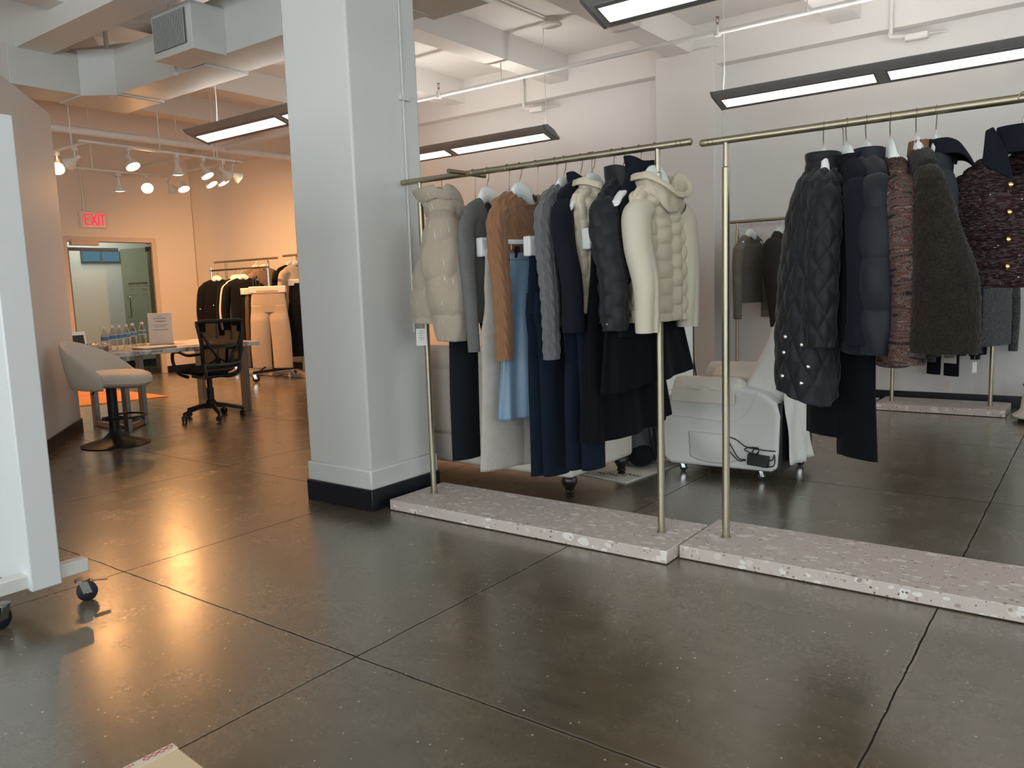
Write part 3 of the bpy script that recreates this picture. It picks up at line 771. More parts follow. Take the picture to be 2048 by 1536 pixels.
def top_garment(name, label, cat, X, Y, th, mat, zn=1.635, zs=1.585, ze=1.0, nw=.075, ws=.185, wh=.19, t=.055, te=None, cx=0, cy=0, neck=(.035, 0, .2),
                sl=None, fn=None, sfn=None, m=90, n=110, collar=None, hem_band=None, cuff=None, group=None, tags=(), matS=None, hem=None, thick=.004, e=2.3, neckdepth=.045, matC=None, cxh=None):
    te = te or t
    o = thing(name, label, cat, (X, Y, ze), th, group)
    off = np.array([0, 0, ze]); cxh = cx if cxh is None else cxh
    rows = [(zn, nw, neckdepth)]
    for k in (.25, .5, .75, 1.0):
        rows.append((zn - (zn - zs) * k ** 1.25, nw + (ws - nw) * k, neckdepth + (t * .8 - neckdepth) * k, cx * k * .3, cy * k))
    H = zs - ze
    rows += [(zs - .03, ws + .006, t * .85, cx * .4, cy), (zs - .12 * min(1, H / .4), ws * .97, t, cx * .7, cy), (zs - H * .45, (ws * .93 + wh) / 2, (t + te) / 2, (cx + cxh) / 2, cy), (zs - H * .75, wh * .99, te, cxh, cy), (ze + .0, wh, te * .97, cxh, cy)]
    R, uv = body_loft(rows, m, n, fn, neck, e, hem)
    b = MB().loft(R - off, True, uv=uv).build('body', mat, o, local=True, sharp=0); solidify(b, thick)
    if sl:
        zend, out, bo, ra, rb = sl['z'], sl.get('out', .05), sl.get('b', 0.0), sl.get('ra', (.06, .055, .05, .045, .038)), sl.get('rb', (.05, .05, .045, .04, .034))
        for sg in (-1, 1):
            if sl.get('only') and sg != sl['only']: continue
            z2 = zend + (sl.get('dz', 0) if sg == 1 else 0)
            if sg == 1 and 'bfar' in sl: bo = sl['bfar']
            if sg == 1 and 'ofar' in sl: out = sl['ofar']
            p0 = (0, cy + sg * (ws - .06), zs - .055)
            path = [p0, (bo * .15, cy + sg * (ws + out * .15 - .012), zs - .10), (bo * .5, cy + sg * (ws + out * .6), zs - .085 - (zs - z2) * .25), (bo, cy + sg * (ws + out), z2 + (zs - z2) * .35), (bo * 1.0, cy + sg * (ws + out * .9), z2)]
            if sg == -1: ra = (ra[0] * .72,) + tuple(ra[1:])
            Rs, us = sleeve_loft(path, ra, rb, sl.get('m', 64), sl.get('n', 44), sfn)
            cut = None
            so = MB().loft(Rs - off, True, uv=us).build('sleeve', matS or mat, o, local=True, sharp=0); solidify(so, .003)
            if cuff:
                hgt, cm, k = cuff
                P = Rs.mean(1); L = len(Rs); i0 = L - max(3, int(L * hgt / (zs - z2))) ; seg = Rs[i0:]
                c = seg.mean(1, keepdims=True); seg2 = c + (seg - c) * k
                uu = us[i0:]
                seg2, _ = displace(seg2, d_rib(.006, .0006))
                MB().loft(seg2 - off, True, uv=uu).build('cuff', cm or mat, so, local=True, sharp=0)
            if sl.get('button'):
                pe = Rs[-5]; q = pe[np.argmin(pe[:, 1] * sg * -1)] if False else pe[np.argmin(pe[:, 1])]
                MB().ell(q - off, .006, .004, .006, 10, 6).build('snap_button', STEEL, so, local=True)
    if hem_band:
        hgt, hm, k = hem_band
        i0 = m - max(3, int(m * hgt / (zs - ze + .1))); seg = R[i0:]; c = seg.mean(1, keepdims=True)
        seg2, _ = displace(c + (seg - c) * k, d_rib(.007, .0007)); MB().loft(seg2 - off, True, uv=uv[i0:]).build('hem_band', hm or mat, o, local=True, sharp=0)
    if collar:
        ck = collar['kind']; hgt = collar.get('h', .07); cm = collar.get('mat') or mat; lean = collar.get('lean', 0); nn = 60
        a = np.arange(nn) * 2 * PI / nn; fr = np.clip(np.sin(a), 0, 1); df = neck[0]
        def cring(z, hw, ht, drop, cxx=0): 
            r = ring(hw, ht, z, nn, cxx, 0, 2.2); r[:, 2] -= drop * fr ** 2.2 ; return r
        if ck == 'stand':
            k = collar.get('flare', 1.05); K = np.linspace(0, 1, 14)
            Rr = np.array([cring(zn - .02 + hgt * q, nw * (1.06 + (k - 1) * q), neckdepth * (1.1 + (k - 1) * q), df * (1 - .7 * q), lean * q * q) for q in K])
            Rr, cu = displace(Rr, collar.get('fn') or vnoise(5, .003, 40, 30))
            c_ = MB().loft(Rr - off, True, uv=cu).build('collar', cm, o, local=True, sharp=0); solidify(c_, collar.get('t', .010))
        elif ck == 'fold':     # shirt or coat collar turned down
            prof = [(-.015, 1.0, 0), (.02, 1.04, .1), (hgt * .6, 1.10, .2), (hgt * .75, 1.2, .35), (hgt * .6, 1.42, .6), (hgt * .15, 1.62, .85), (-hgt * .35, 1.78, 1.0)]
            pp = np.array(prof); q = np.linspace(0, 1, 22); pr = np.stack([np.interp(q, np.linspace(0, 1, len(pp)), pp[:, i]) for i in range(3)], 1)
            Rr = np.array([cring(zn + z, nw * k, neckdepth * k * 1.05, df * .9 + collar.get('point', .04) * s, lean * s) for z, k, s in pr])
            c_ = MB().loft(Rr - off, True).build('collar', cm, o, local=True, sharp=0); solidify(c_, .005)
        elif ck == 'hood':     # soft gathered hood lying behind an open neck
            K = np.linspace(0, 1, 22); Rr = []
            for q in K:
                z = zn - .03 + hgt * math.sin(q * PI * .62); kk = 1.05 + .55 * q
                r = cring(z - .05 * q * q, nw * kk, neckdepth * (1.1 + .9 * q), df * (1 - .2 * q), lean * q); Rr.append(r)
            Rr, cu = displace(np.array(Rr), dsum(vnoise(8, .007, 26, 18), vnoise(18, .003, 70, 50)))
            c_ = MB().loft(Rr - off, True, uv=cu).build('hood', cm, o, local=True, sharp=0); solidify(c_, .008)
    for tg in tags: price_tag(o, tuple(np.array(tg[:3]) - off), *tg[3:])
    return o

def trousers(name, label, cat, X, Y, th, mat, zw, ze, hw=.17, t=.028, leg=.095, tl=.03, group=None, fold=.006, seed=3, flare=1.0, tags=(), split=.3, band=.04, crease=1.7, legoff=.0, hemdz=.0, stack=0):
    o = thing(name, label, cat, (X, Y, ze), th, group); off = np.array([0, 0, ze])
    zc = zw - split
    R, uv = body_loft([(zw, hw, t), (zw - .06, hw * 1.03, t * 1.1), (zw - split * .6, hw * 1.1, t * 1.25), (zc, hw * 1.1, t * 1.2)], 40, 80, d_fold(seed, fold * .4, 12), (0, 0, .1), 2.2)
    solidify(MB().loft(R - off, True, uv=uv).build('seat', mat, o, local=True, sharp=0), .003)
    R2, u2 = body_loft([(zw + .006, hw * 1.015, t * 1.12), (zw - band, hw * 1.03, t * 1.15)], 8, 80, None, (0, 0, .1), 2.2)
    solidify(MB().loft(R2 - off, True, uv=u2).build('waistband', mat, o, local=True, sharp=0), .003)
    for sg in (-1, 1):
        c = sg * hw * .56 if not stack else -hw * .5 + sg * .004
        xo = sg * tl * .8 if stack else 0
        rows = [(zc + .10, hw * .50, t * 1.1, xo, c), (zc, hw * .57, t * 1.15, xo, c), (zc - .1, leg, tl, xo, c + sg * .006), ((zc + ze) / 2, leg * (.95 + .05 * flare), tl, xo + legoff * sg * .5, c + sg * .012), (ze + (hemdz if sg > 0 else 0), leg * flare, tl * .95, xo + legoff * sg, c + sg * .018)]
        R, uv = body_loft(rows, 70, 60, d_fold(seed + 3 * sg + 5, fold, 10), (0, 0, .1), crease)
        solidify(MB().loft(R - off, True, uv=uv).build('trouser_leg', mat, o, local=True, sharp=0), .003)
    for tg in tags: price_tag(o, tuple(np.array(tg[:3]) - off), *tg[3:])
    return o

def skirt(name, label, cat, X, Y, th, mat, zw, ze, hw=.16, he=.26, t=.03, te=.06, pleats=0, pa=.01, seed=4, group=None, hem=None, band=True, cyh=0):
    o = thing(name, label, cat, (X, Y, ze), th, group); off = np.array([0, 0, ze])
    nz = vnoise(seed, 1, 3, 0)
    rows = [(zw, hw, t), (zw - .1, hw * 1.05, t * 1.2, 0, cyh * .1), ((zw + ze) / 2, (hw * .55 + he * .5), (t + te) / 2, 0, cyh * .5), (ze, he, te, 0, cyh)]
    H = zw - ze
    def fn(x, y):
        s = np.clip(y / H, 0, 1)
        return pa * s ** .8 * (np.sin(2 * PI * x * pleats + 1.5 * np.sin(3 * y + seed)) + .5 * np.sin(2 * PI * x * pleats * 1.7 + 2 + seed))
    R, uv = body_loft(rows, 70, 150, fn, (0, 0, .1), 2.1, hem)
    solidify(MB().loft(R - off, True, uv=uv).build('skirt_panel', mat, o, local=True, sharp=0), .003)
    if band:
        R2, u2 = body_loft([(zw + .004, hw * 1.015, t * 1.1), (zw - .03, hw * 1.025, t * 1.15)], 6, 80, None, (0, 0, .1), 2.1)
        solidify(MB().loft(R2 - off, True, uv=u2).build('waistband', mat, o, local=True, sharp=0), .003)
    return o
R_ = math.radians
# fabrics
def m_stripe_sequin():
    k = NM('beige_sequin_wool'); co = k.coord('Object'); uv = k.n('ShaderNodeTexCoord').outputs['UV']
    f1 = k.noise(co, 500, 2).outputs[0]
    c = k.mix(f1, (.36, .30, .235), (.54, .46, .37))
    mp = k.n('ShaderNodeMapping'); k.put(mp.inputs[0], uv); mp.inputs['Scale'].default_value = (150, 14, 1)
    st = k.noise(mp.outputs[0], 1, 2).outputs[0]; pat = k.noise(co, 9, 2).outputs[0]
    g = k.math('MULTIPLY', k.step(st, .63, .70), k.step(pat, .46, .58))
    c = k.mix(g, c, (.86, .80, .68))
    k.bsdf(Base_Color=c, Roughness=k.math('SUBTRACT', .95, k.math('MULTIPLY', g, .45)), Specular_IOR_Level=.15, Metallic=k.math('MULTIPLY', g, .2), Sheen_Weight=.2)
    k.bump(f1, .3, .002); return k.m
def m_cableknit(name, c1, c2):
    k = NM(name); co = k.coord('Object'); uv = k.n('ShaderNodeTexCoord').outputs['UV']
    mp = k.n('ShaderNodeMapping'); k.put(mp.inputs[0], uv); mp.inputs['Scale'].default_value = (420, 300, 1)
    f = k.noise(mp.outputs[0], 1, 2).outputs[0]; g = k.noise(co, 200, 3).outputs[0]
    c = k.mix(k.step(k.math('ADD', k.math('MULTIPLY', f, .5), k.math('MULTIPLY', g, .5)), .35, .65), c2, c1)
    k.bsdf(Base_Color=c, Roughness=.92, Specular_IOR_Level=.12, Sheen_Weight=.3); k.bump(f, .35, .002); return k.m
def m_fleck(name, cols, scale=260, sparkle=0.0, hscale=(1, 1, 1), rough=.95):
    k = NM(name); co = k.coord('Object', hscale)
    v = k.n('ShaderNodeTexVoronoi'); k.put(v.inputs['Vector'], co); v.inputs['Scale'].default_value = scale
    s = k.n('ShaderNodeSeparateColor'); k.put(s.inputs[0], v.outputs['Color'])
    n = len(cols); c = k.ramp(s.outputs[0], [(i / max(1, n - 1), cc) for i, cc in enumerate(cols)])
    lo = k.noise(co, 20, 3).outputs[0]; c = k.mix(k.math('MULTIPLY', lo, .4), c, cols[0])
    if sparkle:
        v2 = k.n('ShaderNodeTexVoronoi'); k.put(v2.inputs['Vector'], k.coord('Object')); v2.inputs['Scale'].default_value = 95
        s2 = k.n('ShaderNodeSeparateColor'); k.put(s2.inputs[0], v2.outputs['Color'])
        g = k.math('MULTIPLY', k.math('GREATER_THAN', s2.outputs[1], 1 - sparkle), k.math('LESS_THAN', v2.outputs['Distance'], .22))
        c = k.mix(g, c, (.9, .85, .78))
        k.bsdf(Base_Color=c, Roughness=k.math('SUBTRACT', rough, k.math('MULTIPLY', g, .8)), Metallic=k.math('MULTIPLY', g, .6), Specular_IOR_Level=.2)
    else:
        k.bsdf(Base_Color=c, Roughness=rough, Specular_IOR_Level=.12, Sheen_Weight=.25)
    k.bump(v.outputs['Distance'], .5, .004); return k.m
def m_spacedye():
    k = NM('space_dyed_knit'); uv = k.n('ShaderNodeTexCoord').outputs['UV']
    mp = k.n('ShaderNodeMapping'); k.put(mp.inputs[0], uv); mp.inputs['Scale'].default_value = (9, 42, 1)
    f = k.noise(mp.outputs[0], 1, 1).outputs[0]
    mp2 = k.n('ShaderNodeMapping'); k.put(mp2.inputs[0], uv); mp2.inputs['Scale'].default_value = (190, 45, 1)
    f2 = k.noise(mp2.outputs[0], 1, 2).outputs[0]
    q = k.math('ADD', k.math('MULTIPLY', f, .8), k.math('MULTIPLY', f2, .2))
    c = k.ramp(q, [(.36, (.025, .018, .018)), (.43, (.11, .085, .072)), (.48, (.10, .028, .022)), (.52, (.15, .125, .11)), (.56, (.045, .028, .027)), (.60, (.10, .032, .026)), (.66, (.19, .16, .14))])
    k.bsdf(Base_Color=c, Roughness=.95, Specular_IOR_Level=.1); k.bump(f2, .5, .003); return k.m
SEQ = m_stripe_sequin()
CHAR = fabric('charcoal_wool', (.015, .017, .022), (.010, .012, .016))
GREYK = fabric('mid_grey_knit', (.185, .185, .18), (.125, .125, .125), scale=500)
LINEN = fabric('oatmeal_linen', (.52, .48, .44), (.40, .37, .335), scale=240)
CAMEL = m_cableknit('camel_cable_knit', (.36, .18, .095), (.22, .105, .055))
GCABLE = m_cableknit('grey_cable_knit', (.185, .19, .20), (.095, .10, .108))
NAVYW = fabric('navy_wool', (.011, .014, .022), (.007, .009, .014))
DENIM = fabric('dark_denim', (.009, .016, .032), (.005, .009, .018), scale=600, bump=.3)
BLACKW = fabric('black_wool', (.0045, .0055, .009), (.003, .0035, .006), scale=500)
BLACKQ = fabric('black_quilted_nylon', (.0065, .0085, .0125), (.0045, .006, .009), rough=.62, scale=500, bump=.15, spec=.35, sheen=.1)
NAVYQ = fabric('navy_quilted_nylon', (.009, .0115, .018), (.0065, .0085, .013), rough=.6, scale=500, bump=.15, spec=.35, sheen=.1)
NAVYP = fabric('navy_puffer_shell', (.010, .0145, .023), (.0075, .0105, .017), rough=.65, scale=600, bump=.1, spec=.35, sheen=.1)
CREAM = fabric('cream_quilted_shell', (.66, .575, .45), (.60, .52, .405), rough=.6, scale=500, bump=.08, spec=.3, sheen=.1)
CREAMK = fabric('cream_knit', (.68, .61, .50), (.61, .55, .445), scale=600)
IVORY = fabric('ivory_jersey', (.70, .67, .60), (.64, .60, .53), scale=500)
BROWNF = fabric('brown_brushed_mohair', (.032, .024, .017), (.012, .009, .0065), scale=160, bump=.8, sheen=.15, rough=1.0)
CARAMEL = fabric('caramel_knit', (.24, .125, .07), (.17, .085, .045), scale=400)
GREYW = fabric('slate_wool', (.040, .047, .056), (.027, .033, .040), scale=300)
TWEED = m_fleck('maroon_tweed', [(.008, .005, .006), (.028, .016, .017), (.05, .014, .018), (.13, .095, .09), (.024, .014, .015)], 210, .05, (1, .35, 1.5))
BOUCLE = m_fleck('grey_boucle', [(.02, .022, .026), (.06, .062, .068), (.035, .037, .043), (.20, .20, .20), (.05, .053, .06)], 240)
PLUM = m_fleck('plum_marl_knit', [(.03, .02, .022), (.07, .045, .045), (.045, .03, .032)], 300)
TAUPEK = fabric('taupe_mesh_knit', (.23, .20, .17), (.14, .12, .10), scale=420, bump=.6)
TAUPED = fabric('dark_brown_knit', (.045, .036, .035), (.028, .022, .022), scale=500)
def m_satin():
    k = NM('blue_satin'); k.bsdf(Base_Color=(.16, .25, .36), Roughness=.36, Specular_IOR_Level=.6, Sheen_Weight=.2, Anisotropic=.3)
    return k.m
SATIN = m_satin()

# ---- first rack: hook x, bar y = Y1R
ZB1 = 1.768
G1 = 'clothes hung on the rack beside the column'
Y = Y1R
def hang(x, th, label, **k): top_hanger(x, Y, R_(th), ZB1, label, **k)
top_garment('puffer_jacket', 'beige sequin striped puffer jacket hanging beside the column, first on the rack', 'jacket', -2.80, Y, R_(38), SEQ,
    zn=1.60, zs=1.555, ze=1.02, ws=.20, wh=.235, t=.105, te=.135, nw=.085, neckdepth=.07, cx=-.03, cxh=-.06,
    fn=dsum(d_puff(.15, .016, 3), vnoise(4, .005, 14, 6)), sfn=dsum(d_puff(.175, .016, 5, .03), vnoise(6, .004, 20, 10)),
    sl=dict(z=.935, out=.055, b=.03, ra=(.085, .10, .11, .115, .105, .08), rb=(.07, .10, .125, .125, .11, .08), m=110, n=60),
    collar=dict(kind='stand', h=.125, flare=1.25, t=.03, lean=-.05, fn=dsum(vnoise(5, .008, 24, 18), d_puff(.07, .012, 2))), tags=((-.144, -.103, 1.04, .055, .088, PAPER, 2, 5),), m=130, n=120, group=G1)
hang(-2.815, 38, 'white hanger inside the beige sequin puffer', w=.17)
trousers('trousers', 'charcoal tailored trousers hanging between beige puffer and grey cardigan', 'trousers', -2.60, Y, R_(-14), CHAR, 1.345, .315, hw=.175, leg=.088, group=G1, flare=1.0, hemdz=.01)
clamp_hanger(-2.60, Y, R_(-14), ZB1, 1.345, 'white clamp hanger holding the charcoal trousers', w=.18)
top_garment('cardigan', 'plain mid grey knitted jumper with open v neck beside the beige puffer', 'cardigan', -2.505, Y, R_(2), GREYK, zn=1.63, zs=1.575, ze=1.02, ws=.205, wh=.20, t=.05,
    neck=(.15, .01, .32), nw=.085, fn=d_fold(11, .006), sfn=d_fold(12, .005, 30), sl=dict(z=.885, out=.035, b=.05, ra=(.065, .06, .052, .045, .037), rb=(.034, .033, .031, .029, .026)),
    hem_band=(.05, None, 1.0), cuff=(.075, None, 1.03), group=G1)
hang(-2.512, 2, 'white hanger showing in the v neck of the plain grey jumper')
trousers('trousers', 'oatmeal linen wide leg trousers hanging below the camel jumper', 'trousers', -2.365, Y, R_(-10), LINEN, 1.37, .30, hw=.18, leg=.125, tl=.04, group=G1, fold=.009, flare=1.18, crease=2.0, seed=8, hemdz=-.01)
clamp_hanger(-2.385, Y, R_(-14), ZB1, 1.37, 'white clamp hanger holding the oatmeal linen trousers', w=.18)
top_garment('cable_jumper', 'camel brown cable knit jumper with round neck', 'jumper', -2.295, Y, R_(-2), CAMEL, zn=1.635, zs=1.592, ze=1.0, ws=.215, wh=.21, t=.05, nw=.105,
    neck=(.055, .0, .2), fn=dsum(d_cable(.058, .075, .0085), d_fold(13, .005)), sfn=dsum(d_cable(.05, .075, .0075), d_fold(14, .003)), m=190, n=260,
    sl=dict(z=.852, out=.03, b=.05, ra=(.07, .064, .056, .050, .042), rb=(.038, .037, .036, .035, .033), m=150, n=110), cuff=(.07, None, 1.02), hem_band=(.05, None, 1.01), group=G1, tags=((.075, -.10, 1.0, .04, .088, PAPER, 2, 0),))
hang(-2.31, -2, 'white hanger filling the wide neck of the camel jumper')
skirt('satin_skirt', 'long blue satin slip skirt clipped to a hanger in front of the camel jumper', 'skirt', -2.215, Y, R_(-15), SATIN, 1.345, .56, hw=.175, he=.27, t=.018, te=.035, pleats=7, pa=.011, group=G1, band=True)
clamp_hanger(-2.215, Y, R_(-15), ZB1, 1.345, 'slim white hanger with black clips gripping the blue satin skirt', w=.175, clips=True, group='clip hangers')
trousers('jeans', 'dark blue straight jeans, left of the two, beside the blue satin skirt', 'jeans', -2.105, Y, R_(-14), DENIM, 1.36, .285, hw=.17, leg=.078, tl=.03, stack=1, group=G1, fold=.005, seed=21, crease=2.2)
clamp_hanger(-2.105, Y, R_(-14), ZB1, 1.36, 'white clamp hanger end showing beside the blue satin skirt', w=.18)
top_garment('cable_jumper', 'grey ribbed cable knit jumper, right of the blue satin skirt', 'jumper', -2.045, Y, R_(1), GCABLE, zn=1.645, zs=1.59, ze=1.0, ws=.205, wh=.20, t=.048, nw=.08,
    neck=(.10, .0, .25), fn=dsum(d_cable(.046, .06, .0075), d_fold(15, .004)), sfn=dsum(d_cable(.042, .06, .007), d_fold(16, .003)), m=180, n=240,
    sl=dict(z=.862, out=.035, b=.045, ra=(.068, .062, .054, .048, .042), rb=(.038, .037, .035, .033, .031), m=140, n=100), cuff=(.06, None, 1.02), group=G1, tags=((.085, -.10, 1.07, .035, .105, simple('grey_tag', (.35, .35, .35), .6), 2, 0),))
hang(-2.055, 1, 'white hanger in the neck of the grey cable jumper')
top_garment('wool_jacket', 'plain navy jacket with upturned collar and buttoned cuff, beside the grey cable jumper', 'jacket', -1.955, Y, R_(0), NAVYW, zn=1.655, zs=1.59, ze=1.0, ws=.205, wh=.20, t=.05, nw=.085,
    neck=(.16, .0, .3), fn=d_fold(17, .005), sfn=d_fold(18, .005, 26), sl=dict(z=.985, out=.03, b=.075, ra=(.07, .066, .06, .056, .052), rb=(.045, .046, .045, .043, .042)), cuff=(.07, None, 1.05),
    collar=dict(kind='stand', h=.06, flare=1.12, t=.006), group=G1)
hang(-1.965, 0, 'white hanger inside the plain navy jacket')
trousers('jeans', 'dark blue straight jeans, right of the two, with hem nearest the sofa leg', 'jeans', -1.905, Y, R_(-13), DENIM, 1.36, .335, hw=.17, leg=.07, tl=.03, stack=1, group=G1, fold=.006, seed=25, crease=2.2)
clamp_hanger(-1.915, Y, R_(-13), ZB1, 1.36, 'white clamp hanger hidden under the beige vest', w=.165)
top_garment('quilted_vest', 'beige hooded quilted sleeveless vest over a white hanger', 'vest', -1.875, Y, R_(-8), CREAM, zn=1.63, zs=1.585, ze=1.06, ws=.165, wh=.175, t=.06, te=.06, nw=.085, neckdepth=.055,
    neck=(.06, .0, .2), fn=dsum(d_brick(.075, .085, .013, 3), d_fold(19, .003)), collar=dict(kind='hood', h=.085, lean=.0), group=G1, m=130, n=150)
hang(-1.90, -8, 'white hanger filling the hood opening and armhole of the beige vest', w=.19)
skirt('knit_skirt', 'ivory jersey skirt below the beige quilted vest', 'skirt', -1.90, Y, R_(-14), IVORY, 1.16, 1.0, hw=.165, he=.17, t=.04, te=.045, pleats=4, pa=.004, group=G1, band=False)
skirt('flared_skirt', 'long black flared skirt with the lowest hem of the two black skirts', 'skirt', -1.785, Y, R_(-12), BLACKW, 1.375, .515, hw=.165, he=.29, t=.03, te=.075, pleats=6, pa=.014, group=G1, hem=lambda a: .03 * np.cos(a + .3), cyh=.06)
clamp_hanger(-1.80, Y, R_(-12), ZB1, 1.375, 'white clamp hanger end beside the navy quilted jacket', w=.172)
top_garment('quilted_jacket', 'dark navy brick quilted jacket with standing collar', 'jacket', -1.735, Y, R_(-2), NAVYQ, zn=1.645, zs=1.575, ze=1.02, ws=.205, wh=.205, t=.06, te=.065, nw=.085, neckdepth=.055,
    neck=(.10, .0, .3), fn=dsum(d_brick(.08, .09, .013, 5), d_fold(20, .004)), sfn=dsum(d_brick(.085, .095, .012, 7), d_fold(21, .003)), m=140, n=160,
    sl=dict(z=.995, out=.045, b=.085, ra=(.08, .078, .07, .064, .056), rb=(.058, .064, .064, .06, .054), m=110, n=80, button=1), collar=dict(kind='stand', h=.075, flare=1.15, t=.012), group=G1)
hang(-1.745, -2, 'white hanger inside the dark navy brick quilted jacket')
top_garment('wool_coat', 'navy coat with only its turned up collar showing behind the cream jacket', 'coat', -1.655, Y, R_(-4), NAVYW, zn=1.665, zs=1.57, ze=.96, ws=.175, wh=.20, t=.03, te=.035, nw=.085, neckdepth=.03,
    neck=(.10, .0, .3), fn=d_fold(22, .004), collar=dict(kind='stand', h=.085, flare=1.2, t=.01), group=G1)
hang(-1.665, -4, 'white hanger shoulder showing left of the cream jacket', w=.215)
skirt('flared_skirt', 'short black flared skirt with the higher hem, below the cream jacket', 'skirt', -1.665, Y, R_(-12), BLACKW, 1.30, .745, hw=.17, he=.31, t=.022, te=.05, pleats=5, pa=.012, seed=9, group=G1, hem=lambda a: .03 * np.cos(a), cyh=.05)
clamp_hanger(-1.665, Y, R_(-12), ZB1, 1.30, 'white clamp hanger hidden under the cream jacket', w=.172)
cj = top_garment('hooded_jacket', 'cream quilted hooded jacket with plain knit sleeves, last on the rack by the pole', 'jacket', -1.575, Y, R_(-12), CREAM, zn=1.61, zs=1.555, ze=1.02, ws=.172, wh=.178, t=.058, te=.06, nw=.088, neckdepth=.065,
    neck=(.10, .0, .3), fn=dsum(d_brick(.062, .075, .015, 9), d_fold(23, .004)), sfn=d_fold(24, .005, 30), m=150, n=180,
    sl=dict(z=.985, out=.04, b=.095, bfar=.0, ofar=.025, dz=.0, ra=(.075, .07, .064, .056, .046), rb=(.06, .06, .058, .054, .047), m=80, n=60), matS=CREAMK, cuff=(.075, CREAMK, 1.05), collar=dict(kind='hood', h=.10, lean=.01), group=G1)
hang(-1.59, -12, 'white hanger rising from the hood of the cream jacket', slope=.15, w=.16)
# ---- second rack
Y = Y2R; G2 = 'dark clothes hung on the nearest right rack'
ZB2 = 1.768
def hang2(x, th, label, **k): top_hanger(x, Y2R, R_(th), ZB2, label, group='white hangers on the nearest right rack', **dict(dict(w=.085, slope=.15, drop=.002), **k))
qc = top_garment('quilted_coat', 'long black diamond quilted coat with silver snaps, leftmost on the nearest rack', 'coat', -.91, Y, R_(18), BLACKQ, zn=1.60, zs=1.545, ze=.76, ws=.20, wh=.21, t=.11, te=.125, nw=.075, neckdepth=.062, cx=-.035, cxh=-.045,
    neck=(.02, .0, .2), fn=dsum(d_diam(.10, .15, .013, 3), d_fold(31, .007)), sfn=dsum(d_diam(.085, .12, .011, 5), d_fold(32, .004)), m=170, n=170,
    sl=dict(z=.93, out=.02, b=-.01, ra=(.08, .072, .066, .062, .056), rb=(.06, .062, .06, .056, .05), m=120, n=80), collar=dict(kind='stand', h=.085, flare=.98, t=.016, fn=d_puff(.05, .008, 4)), group=G2, hem=lambda a: .05 * np.cos(a) + .02 * np.sin(2 * a))
hang2(-.91, 18, 'white hanger above the long black quilted coat', w=.17)
trousers('wide_trousers', 'black wide leg trousers hanging lowest on the nearest right rack', 'trousers', -.835, Y + .03, R_(62), BLACKW, 1.37, .475, hw=.125, leg=.088, tl=.034, group=G2, fold=.012, seed=31, flare=1.0, crease=2.2, hemdz=.07)
clamp_hanger(-.835, Y + .03, R_(62), ZB2, 1.37, 'white clamp hanger hidden inside the dark coats, holding black trousers', w=.13)
top_garment('wool_coat', 'plain black wool coat with strapped cuff, second on the nearest right rack', 'coat', -.805, Y, R_(25), NAVYW, zn=1.63, zs=1.565, ze=.95, ws=.20, wh=.20, t=.055, te=.06, nw=.07,
    fn=d_fold(33, .007), sfn=d_fold(34, .007, 18), sl=dict(z=.945, out=.03, b=.015, ra=(.07, .066, .062, .06, .058), rb=(.06, .066, .066, .064, .06)), cuff=(.06, None, 1.06), collar=dict(kind='stand', h=.035, flare=1.1, t=.008), group=G2)
hang2(-.825, 25, 'white hanger of the plain black wool coat')
top_garment('puffer_jacket', 'navy wool puffer jacket with rounded hood, third on the nearest right rack', 'jacket', -.745, Y, R_(22), NAVYP, zn=1.63, zs=1.555, ze=.90, ws=.195, wh=.20, t=.07, te=.08, nw=.075, neckdepth=.055,
    fn=dsum(d_puff(.165, .013, 8), d_fold(35, .006)), sfn=dsum(d_puff(.175, .013, 9, .05), d_fold(36, .005)), sl=dict(z=.91, out=.035, b=.01, ra=(.08, .085, .082, .08, .066), rb=(.055, .066, .074, .074, .056), m=120, n=70),
    collar=dict(kind='stand', h=.05, flare=1.05, t=.02), group=G2, m=120, n=120)
hang2(-.755, 22, 'white hanger at the hood of the navy wool puffer')
top_garment('chunky_cardigan', 'red grey and cream space dyed chunky knit cardigan', 'cardigan', -.65, Y, R_(16), m_spacedye(), zn=1.615, zs=1.56, ze=.86, ws=.22, wh=.225, t=.045, te=.06, nw=.06,
    fn=dsum(d_rib(.014, .002), d_fold(37, .005)), sfn=dsum(d_rib(.014, .002), d_fold(38, .006, 22)), sl=dict(z=.88, out=.05, b=.03, ra=(.065, .06, .055, .052, .05), rb=(.058, .055, .055, .055, .052)), cuff=(.08, None, 1.08), group=G2)
hang2(-.672, 16, 'white hanger of the space dyed cardigan, tall and narrow')
top_garment('fluffy_cardigan', 'dark brown fluffy mohair cardigan with very wide sleeve', 'cardigan', -.56, Y, R_(14), BROWNF, zn=1.635, zs=1.575, ze=.955, ws=.21, wh=.225, t=.06, te=.085, nw=.06, cxh=.03,
    fn=dsum(d_fold(39, .008), fuzz(2, .0016)), sfn=dsum(d_fold(40, .007, 14), fuzz(3, .0018)), sl=dict(z=.925, out=.08, b=.055, ra=(.075, .075, .08, .085, .08), rb=(.04, .055, .075, .10, .108), m=110, n=90), group=G2, m=130, n=150,
    collar=dict(kind='stand', h=.05, flare=.9, t=.006, mat=CARAMEL, fn=d_rib(.02, .004)))
hang2(-.585, 14, 'white hanger top above the caramel frill collar of the mohair cardigan')
